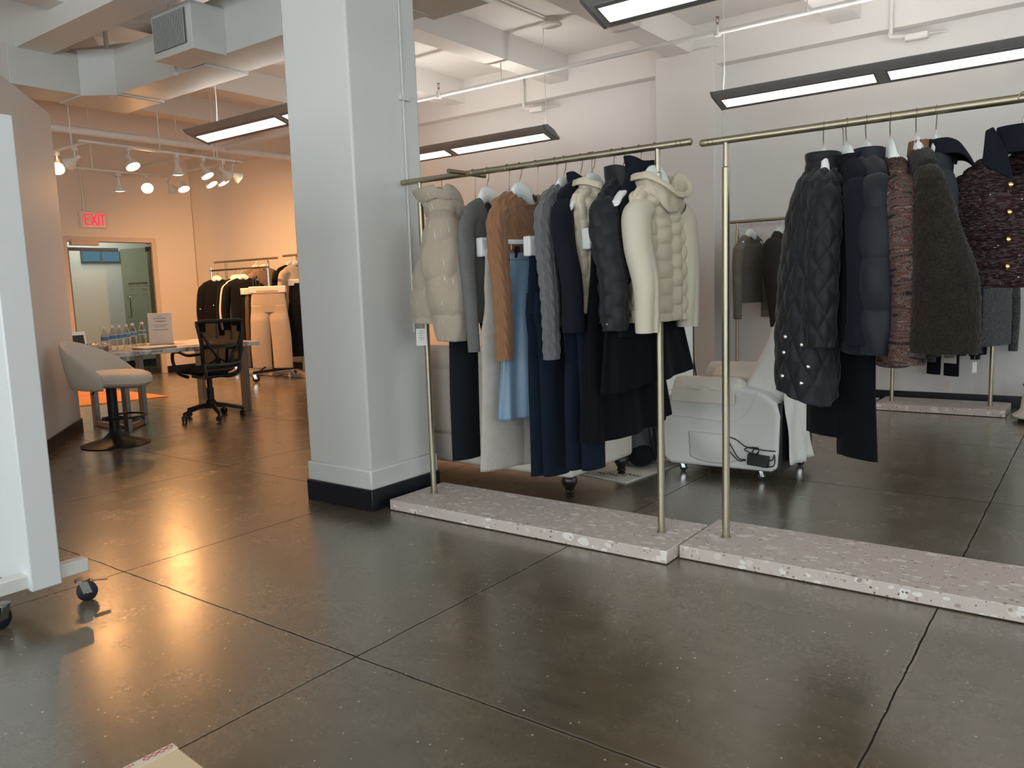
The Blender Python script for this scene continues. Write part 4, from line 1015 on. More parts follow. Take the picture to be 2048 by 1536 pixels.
top_garment('wool_overshirt', 'slate grey wool overshirt with pointed collar beside the tweed jacket', 'jacket', -.505, Y + .01, R_(4), GREYW, zn=1.62, zs=1.565, ze=.90, ws=.20, wh=.20, t=.05, te=.05, nw=.07,
    fn=d_fold(41, .006), sfn=d_fold(42, .006, 20), sl=dict(z=.93, out=.02, b=.03, ra=(.065, .062, .058, .055, .05), rb=(.06, .068, .066, .06, .052)), collar=dict(kind='fold', h=.055, lean=.05, mat=NAVYW, point=.06), group=G2)
hang2(-.52, 4, 'white hanger of the slate overshirt')
# tweed jacket faces the camera from the front of the bar
tw = top_garment('tweed_jacket', 'maroon sequinned tweed jacket with gold buttons, facing forward at the right edge', 'jacket', -.255, Y - .03, R_(-96), TWEED, zn=1.60, zs=1.50, ze=1.135, ws=.212, wh=.21, t=.07, te=.07, nw=.075, neckdepth=.05,
    neck=(.10, .0, .22), fn=dsum(d_hor(.030, .006), d_fold(43, .005), fuzz(5, .0009)), sfn=dsum(d_hor(.030, .006), d_fold(44, .004), fuzz(6, .0009)), m=150, n=170,
    sl=dict(z=1.12, out=.045, b=-.01, ra=(.075, .07, .064, .06, .054), rb=(.065, .066, .062, .058, .054), m=70, n=60), group=G2)
for sg in (-1, 1):
    b = MB().prism([(sg * .012, 1.505), (sg * .010, 1.49), (sg * .105, 1.555), (sg * .098, 1.665), (sg * .075, 1.675), (sg * .032, 1.59)], 'x', .045, .056)
    b.V = [v - np.array([0, 0, 1.135]) for v in b.V]; b.build('collar', NAVYW, tw, local=True, bevel=.004)
b = MB().lathe([(.079, 1.585), (.084, 1.62), (.075, 1.675), (.07, 1.66)], 30); b.V = [np.stack([v[:, 0] * .62, v[:, 1], v[:, 2] - 1.135], 1) for v in b.V]
b.build('collar', NAVYW, tw, local=True)
GOLD = simple('gold_button', (.75, .55, .22), .22, 1.0)
for z in (1.475, 1.385, 1.295, 1.205):
    b = MB().ell((.083, -.012, z - 1.135), .006, .010, .010, 12, 8); b.build('button', GOLD, tw, local=True)
b = MB()
r2 = random.Random(5)
top_hanger(-.255, Y - .02, R_(-96), ZB2, 'white hanger in the open collar of the maroon tweed jacket', group='white hangers on the nearest right rack', drop=.01, w=.16, slope=.17)
# silver snaps down both front edges of the long coat
def surf_snap(o, part, pts, r=.009):
    b = [c for c in children(o) if c.name.startswith(part)][0]; M_ = np.array(chain(b))
    V = np.zeros(len(b.data.vertices) * 3); b.data.vertices.foreach_get('co', V); V = V.reshape(-1, 3) @ M_[:3, :3].T + M_[:3, 3]
    for X_, z_ in pts:
        k = V[(abs(V[:, 0] - X_) < .012) & (abs(V[:, 2] - z_) < .012)]
        if len(k): MB().ell(k[np.argmin(k[:, 1])], r, r * .7, r, 12, 8).build('snap_button', CHROME, o)
surf_snap(qc, 'body', [(-.995, .975), (-1.0, .895), (-1.005, .815), (-.905, .93), (-.90, .85), (-.905, .79)])

# ---- rear racks
Y3 = 7.64; G3 = 'clothes on the back wall rack behind the dark coats'
def hang3(x, th, label, zb=1.768, y=Y3): top_hanger(x, y, R_(th), zb, label, group='white hangers on the back wall racks')
for x, th, mat, zh, nm, lab in ((-1.50, 20, BLACKW, .50, 'jumper', 'dark knit jumper hem at the left of the back rack row'),
        (-1.40, 18, TAUPED, .46, 'jumper', 'very dark brown knit hem next to the plum marl jumper'),
        (-1.30, 10, PLUM, .43, 'jumper', 'plum marl knit jumper hem below the navy puffer'),
        (-1.20, 5, PLUM, .46, 'jumper', 'second plum marl jumper, behind the space dyed cardigan hem'),
        (-1.06, 5, TAUPEK, .50, 'jumper', 'taupe thin knit jumper hem with a white care card below'),
        (-.96, 0, BLACKW, .52, 'jacket', 'black jacket hem under the brown mohair cardigan on the back rack'),
        (-.86, 0, NAVYW, .49, 'jacket', 'navy jacket hem left of the grey boucle coat')):
    top_garment(nm, lab, nm, x, Y3, R_(th), mat, ze=zh, ws=.19, wh=.20, t=.05, fn=d_fold(int(-x * 100), .006), sfn=d_fold(int(-x * 90), .005, 20), sl=dict(z=zh - .02, out=.03, b=.02, m=36, n=28), m=44, n=60, group=G3)
    hang3(x, th, 'white hanger of the ' + lab.split(' hem')[0].split(' at the')[0].split(',')[0] + ' on the back rack')
bc = top_garment('boucle_coat', 'grey boucle coat hanging below the tweed jacket on the back rack', 'coat', -.755, Y3 - .02, R_(-30), BOUCLE, ze=.57, ws=.20, wh=.21, t=.06, te=.07, fn=dsum(d_fold(61, .006), fuzz(7, .001)), sfn=dsum(d_fold(62, .006, 20), fuzz(8, .001)), sl=dict(z=.51, out=.045, b=.03, m=70, n=40), m=80, n=90, group=G3, tags=((.05, -.25, .50, .052, .085, PAPER, 1, 1),))
hang3(-.755, -30, 'white hanger of the grey boucle coat')
trousers('trousers', 'short navy trouser hem with paper tag under the mohair cardigan', 'trousers', -1.10, Y3 - .03, R_(60), NAVYW, 1.36, .31, hw=.12, leg=.07, group=G3, tags=((.04, -.03, .31, .06, .09, PAPER, 1, 1), (-.03, -.09, .58, .12, .11, PAPER, -1, 4)))
clamp_hanger(-1.10, Y3 - .03, R_(60), 1.768, 1.36, 'white clamp hanger of the short navy trousers on the back rack', w=.12)
Y4 = 7.66
top_garment('knit_jumper', 'taupe open knit jumper with thin stripes hanging by the back wall', 'jumper', -2.80, Y4, R_(-16), TAUPEK, zn=1.60, zs=1.55, ze=.95, ws=.19, wh=.185, t=.035, nw=.085, neck=(.05, 0, .2), fn=dsum(d_hor(.028, .003), d_fold(71, .004)), sfn=dsum(d_hor(.028, .003), d_fold(72, .004, 20)), sl=dict(z=.80, out=.03, b=.02, m=60, n=32), m=90, n=90, group='knits on the left back wall rack', matS=None)
top_hanger(-2.80, Y4, R_(-16), 1.735, 'white hanger of the taupe open knit jumper', group='white hangers on the back wall racks')
top_garment('knit_jumper', 'dark brown batwing knit jumper hanging by the back wall', 'jumper', -2.52, Y4, R_(-4), TAUPED, zn=1.62, zs=1.57, ze=.92, ws=.17, wh=.19, t=.045, nw=.06, fn=d_fold(73, .006), sfn=d_fold(74, .006, 20), sl=dict(z=.73, out=.02, b=.03, ra=(.07, .08, .08, .06, .035), rb=(.06, .09, .10, .07, .035), m=50, n=32), m=70, n=80, group='knits on the left back wall rack', tags=((.0, -.16, .78, .07, .09, PAPER, 1, 0),))
top_hanger(-2.52, Y4, R_(-4), 1.735, 'white hanger of the dark brown batwing jumper', group='white hangers on the back wall racks')
# ---------------------------------------------------------------- furniture
def caster(o, x, y, r, mat_w=RUBBER, brake=False, fork=STEEL, ang=0.0, name='caster', z0=0):
    c, s = math.cos(ang), math.sin(ang)
    w = MB(); a = np.array([-s, c, 0]); p = np.array([x + c * r * .35, y + s * r * .35, z0 + r + .001])
    w.tube([p - a * r * .42, p - a * r * .36, p + a * r * .36, p + a * r * .42], [r * .9, r, r, r * .9], 22)
    wo = w.build(name, mat_w, o)
    f = MB()
    for q in (-1, 1):
        b = p + a * q * r * .5
        f.prism([(0, 0)] * 0 or [(0, 0), (1, 0), (1, 1)], 'z', 0, 0) if False else None
        t = np.array([x, y, z0 + 2.25 * r]) + a * q * r * .5
        f.obox((b + t) / 2, np.array([c, s, 0]) * r * .42, a * r * .05, (t - b) / 2 * 1.15)
    f.lathe([(r * .75, 2.2 * r), (r * .75, 2.4 * r), (r * .3, 2.45 * r)], 16, (x, y, z0))
    f.ell(p - a * r * .56, r * .22, r * .12, r * .22, 10, 6)
    f.build('caster_fork', fork, wo)
    if brake:
        l = MB().obox((x + c * r * 1.6, y + s * r * 1.6, z0 + 2.05 * r), np.array([c, s, -.15]) * r * .75, a * r * .45, (0, 0, r * .07)); l.build('brake_lever', STEEL, wo, bevel=.003)
    return wo

# white display board on wheels, nearest at left
bd = thing('display_board', 'thick white display board on a wheeled steel foot at the left edge', 'display board', (-3.6, 1.26, 0))
MB().box(-4.9, 1.2, .115, -3.18, 1.31, 1.865).build('board', simple('board_white', (.80, .81, .82), .5, var=.02), bd, bevel=.006)
for x in (-3.235, -4.75):
    MB().box(x - .028, 1.085, .125, x + .028, 1.425, .178).build('foot_bar', WHITEPAINT, bd, bevel=.004)
    caster(bd, x, 1.405, .038, brake=True, ang=R_(70)); caster(bd, x, 1.115, .038, ang=R_(-70))

# carton corner at the bottom edge
bx = thing('cardboard_box', 'tan flat carton with printed white edge at the bottom left of the frame', 'box', (-1.5, .75, 0))
q = np.array([-1.568, .83]); e1 = np.array([-.02, -1.0]); e1 /= np.linalg.norm(e1); e2 = np.array([1.0, -.085]); e2 /= np.linalg.norm(e2)
def quad(a0, a1, b0, b1): return [tuple(q + e1 * a + e2 * b) for a, b in ((a0, b0), (a1, b0), (a1, b1), (a0, b1))]
MB().prism(quad(0, .42, 0, .34), 'z', 0, .245).build('carton', simple('kraft_tan', (.74, .57, .37), .75), bx, bevel=.002)
st = MB().prism(quad(0, .42, -.0005, .026), 'z', .245, .2465).build('printed_strip', simple('strip_ivory', (.74, .64, .53), .7), bx, smooth=False)
REDI = simple('red_print', (.55, .05, .05), .7)
m = MB()
for i in range(4):
    c0 = q + e1 * (.012 + .0165 * i) + e2 * .009; w = .008
    for sx in (-1, 1):
        for sy in (-1, 1):
            a = c0 + e1 * sx * w; b = c0 + e2 * sy * w * .8; md = (a + b) / 2; dd = (b - a) / 2; nn = np.array([-dd[1], dd[0]]); nn = nn / np.linalg.norm(nn) * .0009
            m.obox((*md, .2468), (*dd, 0), (*nn, 0), (0, 0, .0003))
m.build('red_diamonds', REDI, st, smooth=False)
m = MB()
r2 = random.Random(2); s0 = .088
while s0 < .128:
    l = r2.uniform(.002, .005); m.prism(quad(s0, s0 + l, .006, .0095), 'z', .2466, .2469); s0 += l + .0016
m.build('small_print', REDI, st, smooth=False)

# bar stool
so = thing('bar_stool', 'cream upholstered bar stool with black pedestal by the partition', 'bar stool', (-6.53, 3.215, 0), R_(38))
MB().lathe([(.265, 0), (.265, .008), (.22, .022), (.10, .055), (.05, .10), (.042, .13)], 48).build('pedestal_base', BLACKP, so, local=True)
MB().lathe([(.040, .12), (.040, .50)], 24).build('column', BLACKP, so, local=True)
rg = [(.16 * math.cos(t) + .09, .17 * math.sin(t), .235) for t in np.linspace(-2.6, 2.6, 40)]
MB().tube(rg + [(-.03, .0, .235)][:0], .009, 8).cyl((.0, .03, .235), (-.045, .086, .235), .007, 8).cyl((0, -.03, .235), (-.045, -.086, .235), .007, 8).build('foot_ring', BLACKP, so, local=True)
MB().tube(bez([(-.04, .0, .49), (-.10, -.02, .47), (-.145, -.03, .42)], 5), .006, 8).build('height_lever', BLACKP, so, local=True)
R = []
for t in np.linspace(0, 1, 14):
    z = .49 + .125 * t; k = [.62, .9, .985, 1.0, .99, .96, .90, .74, .45][min(8, int(t * 8.99))]
    k = np.interp(t, [0, .12, .3, .6, .8, .92, 1], [.72, .93, 1, 1, .96, .85, .4])
    a = np.arange(48) * 2 * PI / 48
    R.append(np.stack([.03 + .285 * k * np.sign(np.cos(a)) * np.abs(np.cos(a)) ** .85, .265 * k * np.sign(np.sin(a)) * np.abs(np.sin(a)) ** .85, np.full(48, z) - .02 * np.clip(np.cos(a), 0, 1) ** 2], 1))
MB().loft(np.array(R), True, True, True).build('seat_cushion', CREAMV, so, local=True)
# wrap-around back shell with opening at the bottom
R = []
for t in np.linspace(0, 1, 40):
    a = PI + (t - .5) * 3.5; u = abs(t - .5) * 2
    top = .87 - .27 * u ** 1.7; bot = .475 + .02 * (1 - u); lean = .07 * (1 - u)
    if u < .28: bot2 = bot
    ring_ = []
    for s in np.linspace(0, 2 * PI, 20, endpoint=False):
        h = (math.sin(s) + 1) / 2; zz = bot + (top - bot) * h; th_ = .026 * (math.cos(s))
        rad = .285 + th_ + .01 + lean * h ** 1.3
        ring_.append((.02 + rad * math.cos(a) * 1.02, rad * .97 * math.sin(a), zz))
    R.append(ring_)
MB().loft(np.array(R), True, True, True).build('back_shell', CREAMV, so, local=True)

# marble table
def m_marble():
    k = NM('white_marble'); co = k.coord('Object'); n = k.noise(co, 1.6, 6, .6).outputs[0]
    v = k.math('ABSOLUTE', k.math('SUBTRACT', n, .5)); c = k.ramp(v, [(0, (.22, .21, .21)), (.012, (.5, .49, .47)), (.05, (.80, .78, .75)), (1, (.84, .82, .79))])
    k.bsdf(Base_Color=c, Roughness=.18); return k.m
tb = thing('marble_table', 'white marble topped table with brushed metal frame legs in the far room', 'table', (-7.55, 4.2, 0))
MB().prism([(-7.02, 3.47), (-6.98, 5.0), (-8.2, 5.12), (-8.2, 3.56)], 'z', .675, .715).build('tabletop', m_marble(), tb, bevel=.004)
def leg_frame(P, z1=.675, w=.04, t=.02):
    for i, p in enumerate(P):
        MB().box(p[0] - w, p[1] - t, 0, p[0] + w, p[1] + t, z1).build('leg', STEEL, tb, bevel=.003)
def rail(a, b, z=.03):
    d = np.array([b[0] - a[0], b[1] - a[1]]) / 2; n_ = np.array([-d[1], d[0]]); n_ = n_ / np.linalg.norm(n_) * .018
    MB().obox(((a[0] + b[0]) / 2, (a[1] + b[1]) / 2, z), (*d, 0), (*n_, 0), (0, 0, .022)).build('floor_rail', STEEL, tb, bevel=.003)
L1 = [(-7.64, 3.60), (-7.06, 3.60), (-7.33, 3.90), (-7.90, 3.90)]
leg_frame(L1); rail(L1[0], L1[1]); rail(L1[1], L1[2]); rail(L1[2], L1[3]); rail(L1[3], L1[0])
L2 = [(-7.09, 4.87), (-8.05, 4.97)]
for p in L2: MB().box(p[0] - .055, p[1] - .02, 0, p[0] + .055, p[1] + .02, .675).build('leg', STEEL, tb, bevel=.003)
rail(*L2)

# bottles
BOT = NM('clear_bottle'); _t = BOT.n('ShaderNodeBsdfTransparent'); BOT.put(_t.inputs[0], (.90, .88, .86)); _g = BOT.n('ShaderNodeBsdfGlossy'); _g.inputs['Roughness'].default_value = .08
_l = BOT.n('ShaderNodeLayerWeight'); _l.inputs[0].default_value = .45; _m = BOT.n('ShaderNodeMixShader'); BOT.put(_m.inputs[0], _l.outputs[1]); BOT.put(_m.inputs[1], _t); BOT.put(_m.inputs[2], _g); BOT.t.links.new(_m.outputs[0], BOT.out.inputs[0])
LBL = simple('bottle_label_blue', (.10, .25, .50), .4); LBW = simple('bottle_label_white', (.75, .80, .84), .4)
def bottle(x, y, label, rz=0):
    o = thing('water_bottle', label, 'bottle', (x, y, .716), rz, 'clear water bottles on the marble table')
    prof = [(.025, 0), (.033, .006), (.034, .02), (.031, .035), (.034, .05), (.031, .065), (.034, .08), (.034, .15), (.032, .165), (.018, .20), (.013, .21), (.013, .222)]
    MB().lathe(prof, 20).build('bottle', BOT.m, o, local=True, sharp=0)
    MB().lathe([(.0155, .212), (.0155, .230), (.012, .232)], 16).build('cap', WHITEP, o, local=True)
    l = MB().lathe([(.0348, .105), (.0348, .150)], 20, cap=False).build('label', LBL, o, local=True)
    MB().lathe([(.0352, .104), (.0352, .110)], 20, cap=False).lathe([(.0352, .145), (.0352, .151)], 20, cap=False).build('label_edge', LBW, l, local=True)
for i, (p, s) in enumerate((((-7.17, 3.52), 'leftmost clear water bottle with blue label, nearest the bar stool'), ((-7.36, 3.69), 'second clear water bottle from the stool, overlapping the first'),
        ((-7.40, 3.77), 'third clear water bottle from the stool end'), ((-7.52, 3.90), 'middle right clear water bottle, fourth from the stool end'),
        ((-7.72, 4.07), 'fifth clear water bottle from the stool, left of the lone last one'), ((-7.95, 4.29), 'rightmost clear water bottle, standing apart beside the printed notice'))): bottle(*p, s, i * .7)
# notice on a stand, papers, tray, tissue
d0 = np.array([.436, .90]); fz = np.array([.86, -.51])
no = thing('notice_stand', 'white printed notice in an upright stand on the marble table', 'notice', (-7.72, 4.36, .716), math.atan2(-.51, .86))
MB().prism([(-.045, 0), (.05, 0), (.05, .012), (-.045, .012)], 'y', -.12, .12).build('foot', simple('pale_wood', (.62, .46, .32), .5), no, local=True, bevel=.002)
b = MB().obox((-.012, 0, .165), (.004, 0, -.0007), (0, .112, 0), (-.024, 0, .155)); pg = b.build('page', PAPER, no, local=True, smooth=False)
m = MB()
for z, w_, h_ in ((.285, .02, .003), (.265, .055, .005), (.238, .055, .004), (.23, .025, .003), (.20, .07, .003), (.182, .05, .003), (.15, .07, .004)):
    xx = -.012 - .155 * (z - .165) * 0 + -(z - .165) * .155 + .0048
    m.obox((xx, 0, z), (.0004, 0, 0), (0, w_, 0), (-.0004, 0, h_))
m.build('print_lines', simple('soft_ink', (.42, .40, .40), .8), pg, local=True, smooth=False)
pb = thing('notepad', 'flat open booklet lying on the marble table front edge', 'booklet', (-7.22, 4.0, .716), R_(88))
MB().box(-.16, -.12, 0, .16, .12, .012).build('cover', simple('booklet_grey', (.30, .28, .27), .6), pb, local=True, bevel=.002)
MB().box(-.155, -.115, .012, .155, .115, .02).build('pages', PAPER, pb, local=True, bevel=.001)
pp = thing('paper_sheets', 'loose white paper sheets on the marble table in front of the notice', 'papers', (-7.25, 4.45, .716), R_(80))
MB().box(-.22, -.10, 0, .12, .10, .003).build('sheet', PAPER, pp, local=True, smooth=False)
MB().obox((.06, .02, .0045), (.16, .05, 0), (-.03, .09, 0), (0, 0, .001)).build('sheet', PAPER, pp, local=True, smooth=False)
tb2 = thing('tissue_pack', 'crumpled white plastic wrapped pack on the marble table behind the stool', 'pack', (-7.62, 3.66, .716))
R = []
nz = vnoise(3, .012, 40, 55)
for t in np.linspace(0, 1, 14):
    a = np.arange(28) * 2 * PI / 28; k = np.interp(t, [0, .1, .5, .85, 1], [.9, 1, .95, .6, .1])
    R.append(np.stack([.09 * k * np.cos(a) + nz(a / 3, t), .13 * k * np.sin(a) + nz(a / 2, t + 1), np.full(28, .0 + .075 * t) + nz(a, t) * (.2 < t) * t], 1))
MB().loft(np.array(R), True, True, True).build('wrapped_pack', simple('white_film', (.70, .67, .62), .35), tb2, local=True)
tc = thing('small_box', 'small grey carton under the crumpled white pack', 'box', (-7.44, 3.58, .716), R_(30))
MB().box(-.07, -.05, 0, .07, .05, .045).build('carton', simple('grey_card', (.36, .33, .29), .7), tc, local=True, bevel=.002)
tf = thing('picture_frame', 'small dark upright frame with white edge at the back left of the marble table', 'frame', (-8.05, 3.66, .716), R_(-10))
MB().obox((0, 0, .085), (.006, 0, 0), (0, .10, 0), (-.02, 0, .085)).build('frame_edge', WHITEP, tf, local=True, bevel=.003)
MB().obox((.007, -.006, .08), (.002, 0, 0), (0, .088, 0), (-.02, 0, .075)).build('dark_panel', simple('dark_screen', (.04, .036, .034), .3), tf, local=True)

# office chair, backrest towards the camera
oc = thing('office_chair', 'black mesh back office chair on castors at the marble table', 'office chair', (-7.02, 4.42, 0), R_(176))
for i in range(5):
    a = R_(72 * i + 20); c, s = math.cos(a), math.sin(a)
    MB().tube([(.03 * c, .03 * s, .13), (.14 * c, .14 * s, .115), (.29 * c, .29 * s, .078)], [.03, .024, .017], 10, flat=.75).build('base_leg', BLACKP, oc, local=True)
    w = MB(); aa = a + 1.2
    for q in (-.013, .013): 
        p = np.array([.29 * c - math.sin(aa) * q, .29 * s + math.cos(aa) * q, .0285]); t_ = np.array([-math.sin(aa), math.cos(aa), 0])
        w.tube([p - t_ * .009, p + t_ * .009], .028, 16)
    w.lathe([(.011, .05), (.011, .085)], 10, (.29 * c, .29 * s, 0)).build('caster', BLACKP, oc, local=True)
MB().lathe([(.05, .10), (.05, .17), (.034, .18), (.034, .30), (.026, .30), (.026, .42)], 20).build('gas_lift', BLACKP, oc, local=True)
MB().ell((.02, 0, .475), .25, .25, .045, 32, 12).build('seat', simple('seat_black', (.010, .011, .014), .8), oc, local=True)
MB().box(-.12, -.12, .40, .12, .12, .435).build('seat_plate', BLACKP, oc, local=True, bevel=.01)
def bk(y, z):   # curved backrest surface (local x negative is the back)
    u = (z - .52) / .45; return -.225 - .045 * u - .05 * (1 - (y / .24) ** 2) * 1.0 - .03 * math.sin(PI * u)
def bw(z): return np.interp(z, [.47, .60, .75, .9, .955], [.155, .195, .205, .225, .232])
loop = []
zs_ = np.linspace(.53, .945, 14)
for z in zs_: loop.append((bk(bw(z), z), bw(z), z))
for y in np.linspace(bw(.95), -bw(.95), 12)[1:-1]: loop.append((bk(y, .955), y, .955))
for z in zs_[::-1]: loop.append((bk(bw(z), z), -bw(z), z))
for y in np.linspace(-bw(.53), bw(.53), 12)[1:-1]: loop.append((bk(y, .52), y, .52))
loop.append(loop[0])
MB().tube(loop, .019, 10, flat=.7, ref=(1, 0, 0)).build('back_frame', BLACKP, oc, local=True)
MESH = NM('chair_mesh'); _c = MESH.coord('Object'); _x = MESH.n('ShaderNodeTexWave', wave_type='BANDS', bands_direction='DIAGONAL'); MESH.put(_x.inputs[0], _c); _x.inputs['Scale'].default_value = 120
_t = MESH.n('ShaderNodeBsdfTransparent'); _d = MESH.n('ShaderNodeBsdfDiffuse'); MESH.put(_d.inputs[0], (.012, .011, .011)); _m = MESH.n('ShaderNodeMixShader'); MESH.put(_m.inputs[0], MESH.math('ADD', .58, MESH.math('MULTIPLY', _x.outputs[1], .2))); MESH.put(_m.inputs[1], _t); MESH.put(_m.inputs[2], _d); MESH.t.links.new(_m.outputs[0], MESH.out.inputs[0])
G = []
for z in np.linspace(.525, .95, 14): G.append([(bk(y, z) + .004, y, z) for y in np.linspace(-bw(z), bw(z), 16)])
mo = MB().loft(np.array(G), False).build('back_mesh', MESH.m, oc, local=True); solidify(mo, .003)
for sg in (-1, 1):
    MB().tube(bez([(bk(.2, .86) - .012, sg * .205, .86), (bk(.12, .72) - .02, sg * .135, .70), (bk(.08, .6) - .02, sg * .075, .62), (bk(.08, .53) - .015, sg * .075, .53)], 5), .013, 8).build('lumbar_strut', BLACKP, oc, local=True)
    MB().tube(bez([(bk(.17, .56) - .01, sg * .18, .56), (-.27, sg * .17, .47), (-.18, sg * .14, .42), (-.05, sg * .10, .415)], 5), .024, 10, flat=.6).build('back_support', GREYP, oc, local=True)
    MB().tube(bez([(bk(.2, .66), sg * .21, .66), (-.14, sg * .27, .645), (.0, sg * .29, .675), (.12, sg * .285, .655), (.135, sg * .28, .56), (.10, sg * .25, .46), (.02, sg * .20, .42)], 6), .016, 10).build('armrest', BLACKP, oc, local=True)
MB().tube(bez([(bk(.18, .545) - .02, -.19, .545), (bk(0, .545) - .03, 0, .54), (bk(.18, .545) - .02, .19, .545)], 6), .022, 10, flat=.6).build('lower_rail', GREYP, oc, local=True)

# orange mat behind the table
mt = thing('floor_mat', 'orange tan mat lying on the floor beyond the marble table', 'mat', (-9.8, 4.7, 0))
ORM = simple('mat_orange', (.62, .27, .09), .8, bump=.2, bs=200)
MB().prism([(-9.02, 5.12), (-9.25, 4.18), (-10.1, 4.45), (-10.1, 5.14)], 'z', .001, .014).build('mat_panel', ORM, mt, bevel=.002)
MB().prism([(-10.13, 5.14), (-10.13, 4.46), (-11.2, 4.75), (-11.2, 5.12)], 'z', .001, .014).build('mat_panel', ORM, mt, bevel=.002)

# sofa seen from behind
sf = thing('sofa', 'cream upholstered sofa on dark turned legs behind the first rack', 'sofa', (-3.4, 3.95, 0))
MB().box(-4.45, 3.64, .115, -2.335, 4.36, .30).build('base', CREAMV, sf, bevel=.03, seg=4)
MB().box(-4.45, 3.63, .29, -2.34, 3.80, .74).build('back', CREAMV, sf, bevel=.045, seg=5)
MB().tube([(-4.45, 3.70, .745), (-4.3, 3.70, .755), (-3.4, 3.70, .755), (-2.5, 3.70, .755), (-2.35, 3.70, .745)], [.05, .085, .088, .085, .05], 24).build('top_roll', CREAMV, sf)
for x0, x1 in ((-2.53, -2.34), (-4.45, -4.26)): MB().box(x0, 3.66, .29, x1, 4.34, .56).build('arm', CREAMV, sf, bevel=.06, seg=5)
for x0, x1 in ((-4.24, -3.41), (-3.39, -2.55)): MB().box(x0, 3.79, .295, x1, 4.38, .43).build('seat_cushion', CREAMV, sf, bevel=.04, seg=4)
for x, y in ((-2.385, 3.69), (-2.385, 4.29), (-4.38, 3.69), (-4.38, 4.29)):
    MB().lathe([(.022, 0), (.026, .008), (.020, .018), (.030, .03), (.024, .042), (.032, .06), (.044, .08), (.046, .10), (.038, .116)], 20, (x, y, 0)).build('leg', DARKWOOD, sf)

# recliner, side on
rc = thing('recliner', 'white slip covered recliner armchair on small castors, side on', 'armchair', (-1.85, 4.85, 0))
prof = [(-2.20, .09), (-2.215, .25), (-2.20, .40), (-2.165, .485), (-2.10, .525), (-1.95, .54), (-1.75, .555), (-1.66, .55), (-1.56, .525), (-1.49, .47), (-1.472, .40), (-1.478, .20), (-1.485, .09), (-1.52, .068), (-2.15, .055)]
for y0, y1 in ((4.50, 4.63), (5.0, 5.13)): MB().prism(prof, 'y', y0, y1).build('arm_panel', WHITEU, rc, bevel=.022, seg=4)
MB().box(-2.26, 4.62, .10, -2.16, 5.02, .40).build('footrest', WHITEU, rc, bevel=.035, seg=4)
MB().box(-2.2, 4.63, .30, -1.62, 5.0, .48).build('seat_cushion', CREAMV, rc, bevel=.05, seg=4)
MB().box(-2.1, 4.56, .045, -1.52, 5.08, .12).build('under_frame', BLACKP, rc, bevel=.004)
bp = [(-1.80, .44), (-1.70, .60), (-1.585, .83), (-1.54, .95), (-1.47, 1.0), (-1.395, .97), (-1.37, .88), (-1.43, .66), (-1.48, .50), (-1.52, .40)]
bko = MB().prism(bp, 'y', 4.61, 5.02).build('reclined_back', WHITEU, rc, bevel=.045, seg=5)
nz = vnoise(12, .006, 18, 6)
G = []
for t in np.linspace(0, 1, 20):
    z = .56 - t * .44; row = []
    for y in np.linspace(4.53, 4.98, 30): row.append((-1.45 + .03 * t + nz(y * 2, t) + .012 * math.sin(y * 26 + 3 * t) * t, y, z - .035 * math.sin((y - 4.5) * 4) * t))
    G.append(row)
solidify(MB().loft(np.array(G), False).build('back_drape', SHEET, rc), .004)
MB().box(-1.50, 4.52, .07, -1.462, 5.11, .47).build('rear_panel', BLACKP, rc, bevel=.005)
# side pocket
G = []
for t in np.linspace(0, 1, 14):
    z = .275 - t * .19; row = []
    for x in np.linspace(-2.03, -1.71, 22):
        u = (x + 1.87) / .16; bulge = .028 * max(0, 1 - u * u) * math.sin(PI * min(1, t * .9 + .15)); row.append((x + .01 * t * u * -1, 4.497 - bulge, z - .02 * (x + 2.03) * (1 - t) + .03 * u * u * t))
    G.append(row)
solidify(MB().loft(np.array(G), False).build('side_pocket', WHITEU, rc), .004)
pipg = MB().tube(bez([(-2.2, 4.499, .365), (-2.0, 4.497, .36), (-1.78, 4.497, .352), (-1.68, 4.497, .39), (-1.62, 4.497, .47), (-1.60, 4.50, .535)], 6), .0035, 6); pipg.build('seam_piping', WHITEU, rc)
for x, y in ((-1.60, 4.56), (-1.52, 5.03), (-2.1, 4.56), (-2.1, 5.05)): caster(rc, x, y, .024, fork=CHROME, ang=.5)
def towel(y, label, z=.545, x0=-2.13, x1=-1.70):
    o = thing('rolled_towel', label, 'towel', ((x0 + x1) / 2, y, z - .03), group=None)
    nz = vnoise(int(y * 10), .005, 30, 20); R = []
    for t in np.linspace(0, 1, 26):
        a = np.arange(30) * 2 * PI / 30; k = np.interp(t, [0, .03, .1, .9, .97, 1], [.55, .85, 1, 1.02, .88, .6])
        R.append(np.stack([np.full(30, x0 + (x1 - x0) * t) + .004 * np.sin(3 * a), y + .082 * k * np.cos(a) + nz(a, t), z + .062 * k * np.sin(a) + nz(a + 1, t) * .6], 1))
    MB().loft(np.array(R), True, True, True).build('towel_roll', TOWEL, o)
    MB().box(x0 + .01, y - .092, z - .085, x1 - .02, y - .084, z - .01).build('towel_flap', TOWEL, o, bevel=.003)
towel(4.545, 'cream rolled towel lying on the near arm of the white recliner', z=.545)
towel(5.065, 'cream rolled towel lying on the far arm of the white recliner', z=.585)
pw = thing('cushion', 'cream cushion standing on the recliner against its back', 'cushion', (-1.80, 4.85, .5))
MB().ell((-1.83, 4.83, .585), .17, .15, .085, 30, 14).build('pillow', CREAMV, pw)
ad = thing('power_adapter', 'black power adapter brick with looped cable hanging on the recliner side', 'power adapter', (-1.58, 4.48, .11))
MB().obox((-1.585, 4.478, .137), (.062, 0, -.004), (0, .016, 0), (.002, 0, .034)).build('brick', BLACKP, ad, bevel=.005)
CBL = BLACKP
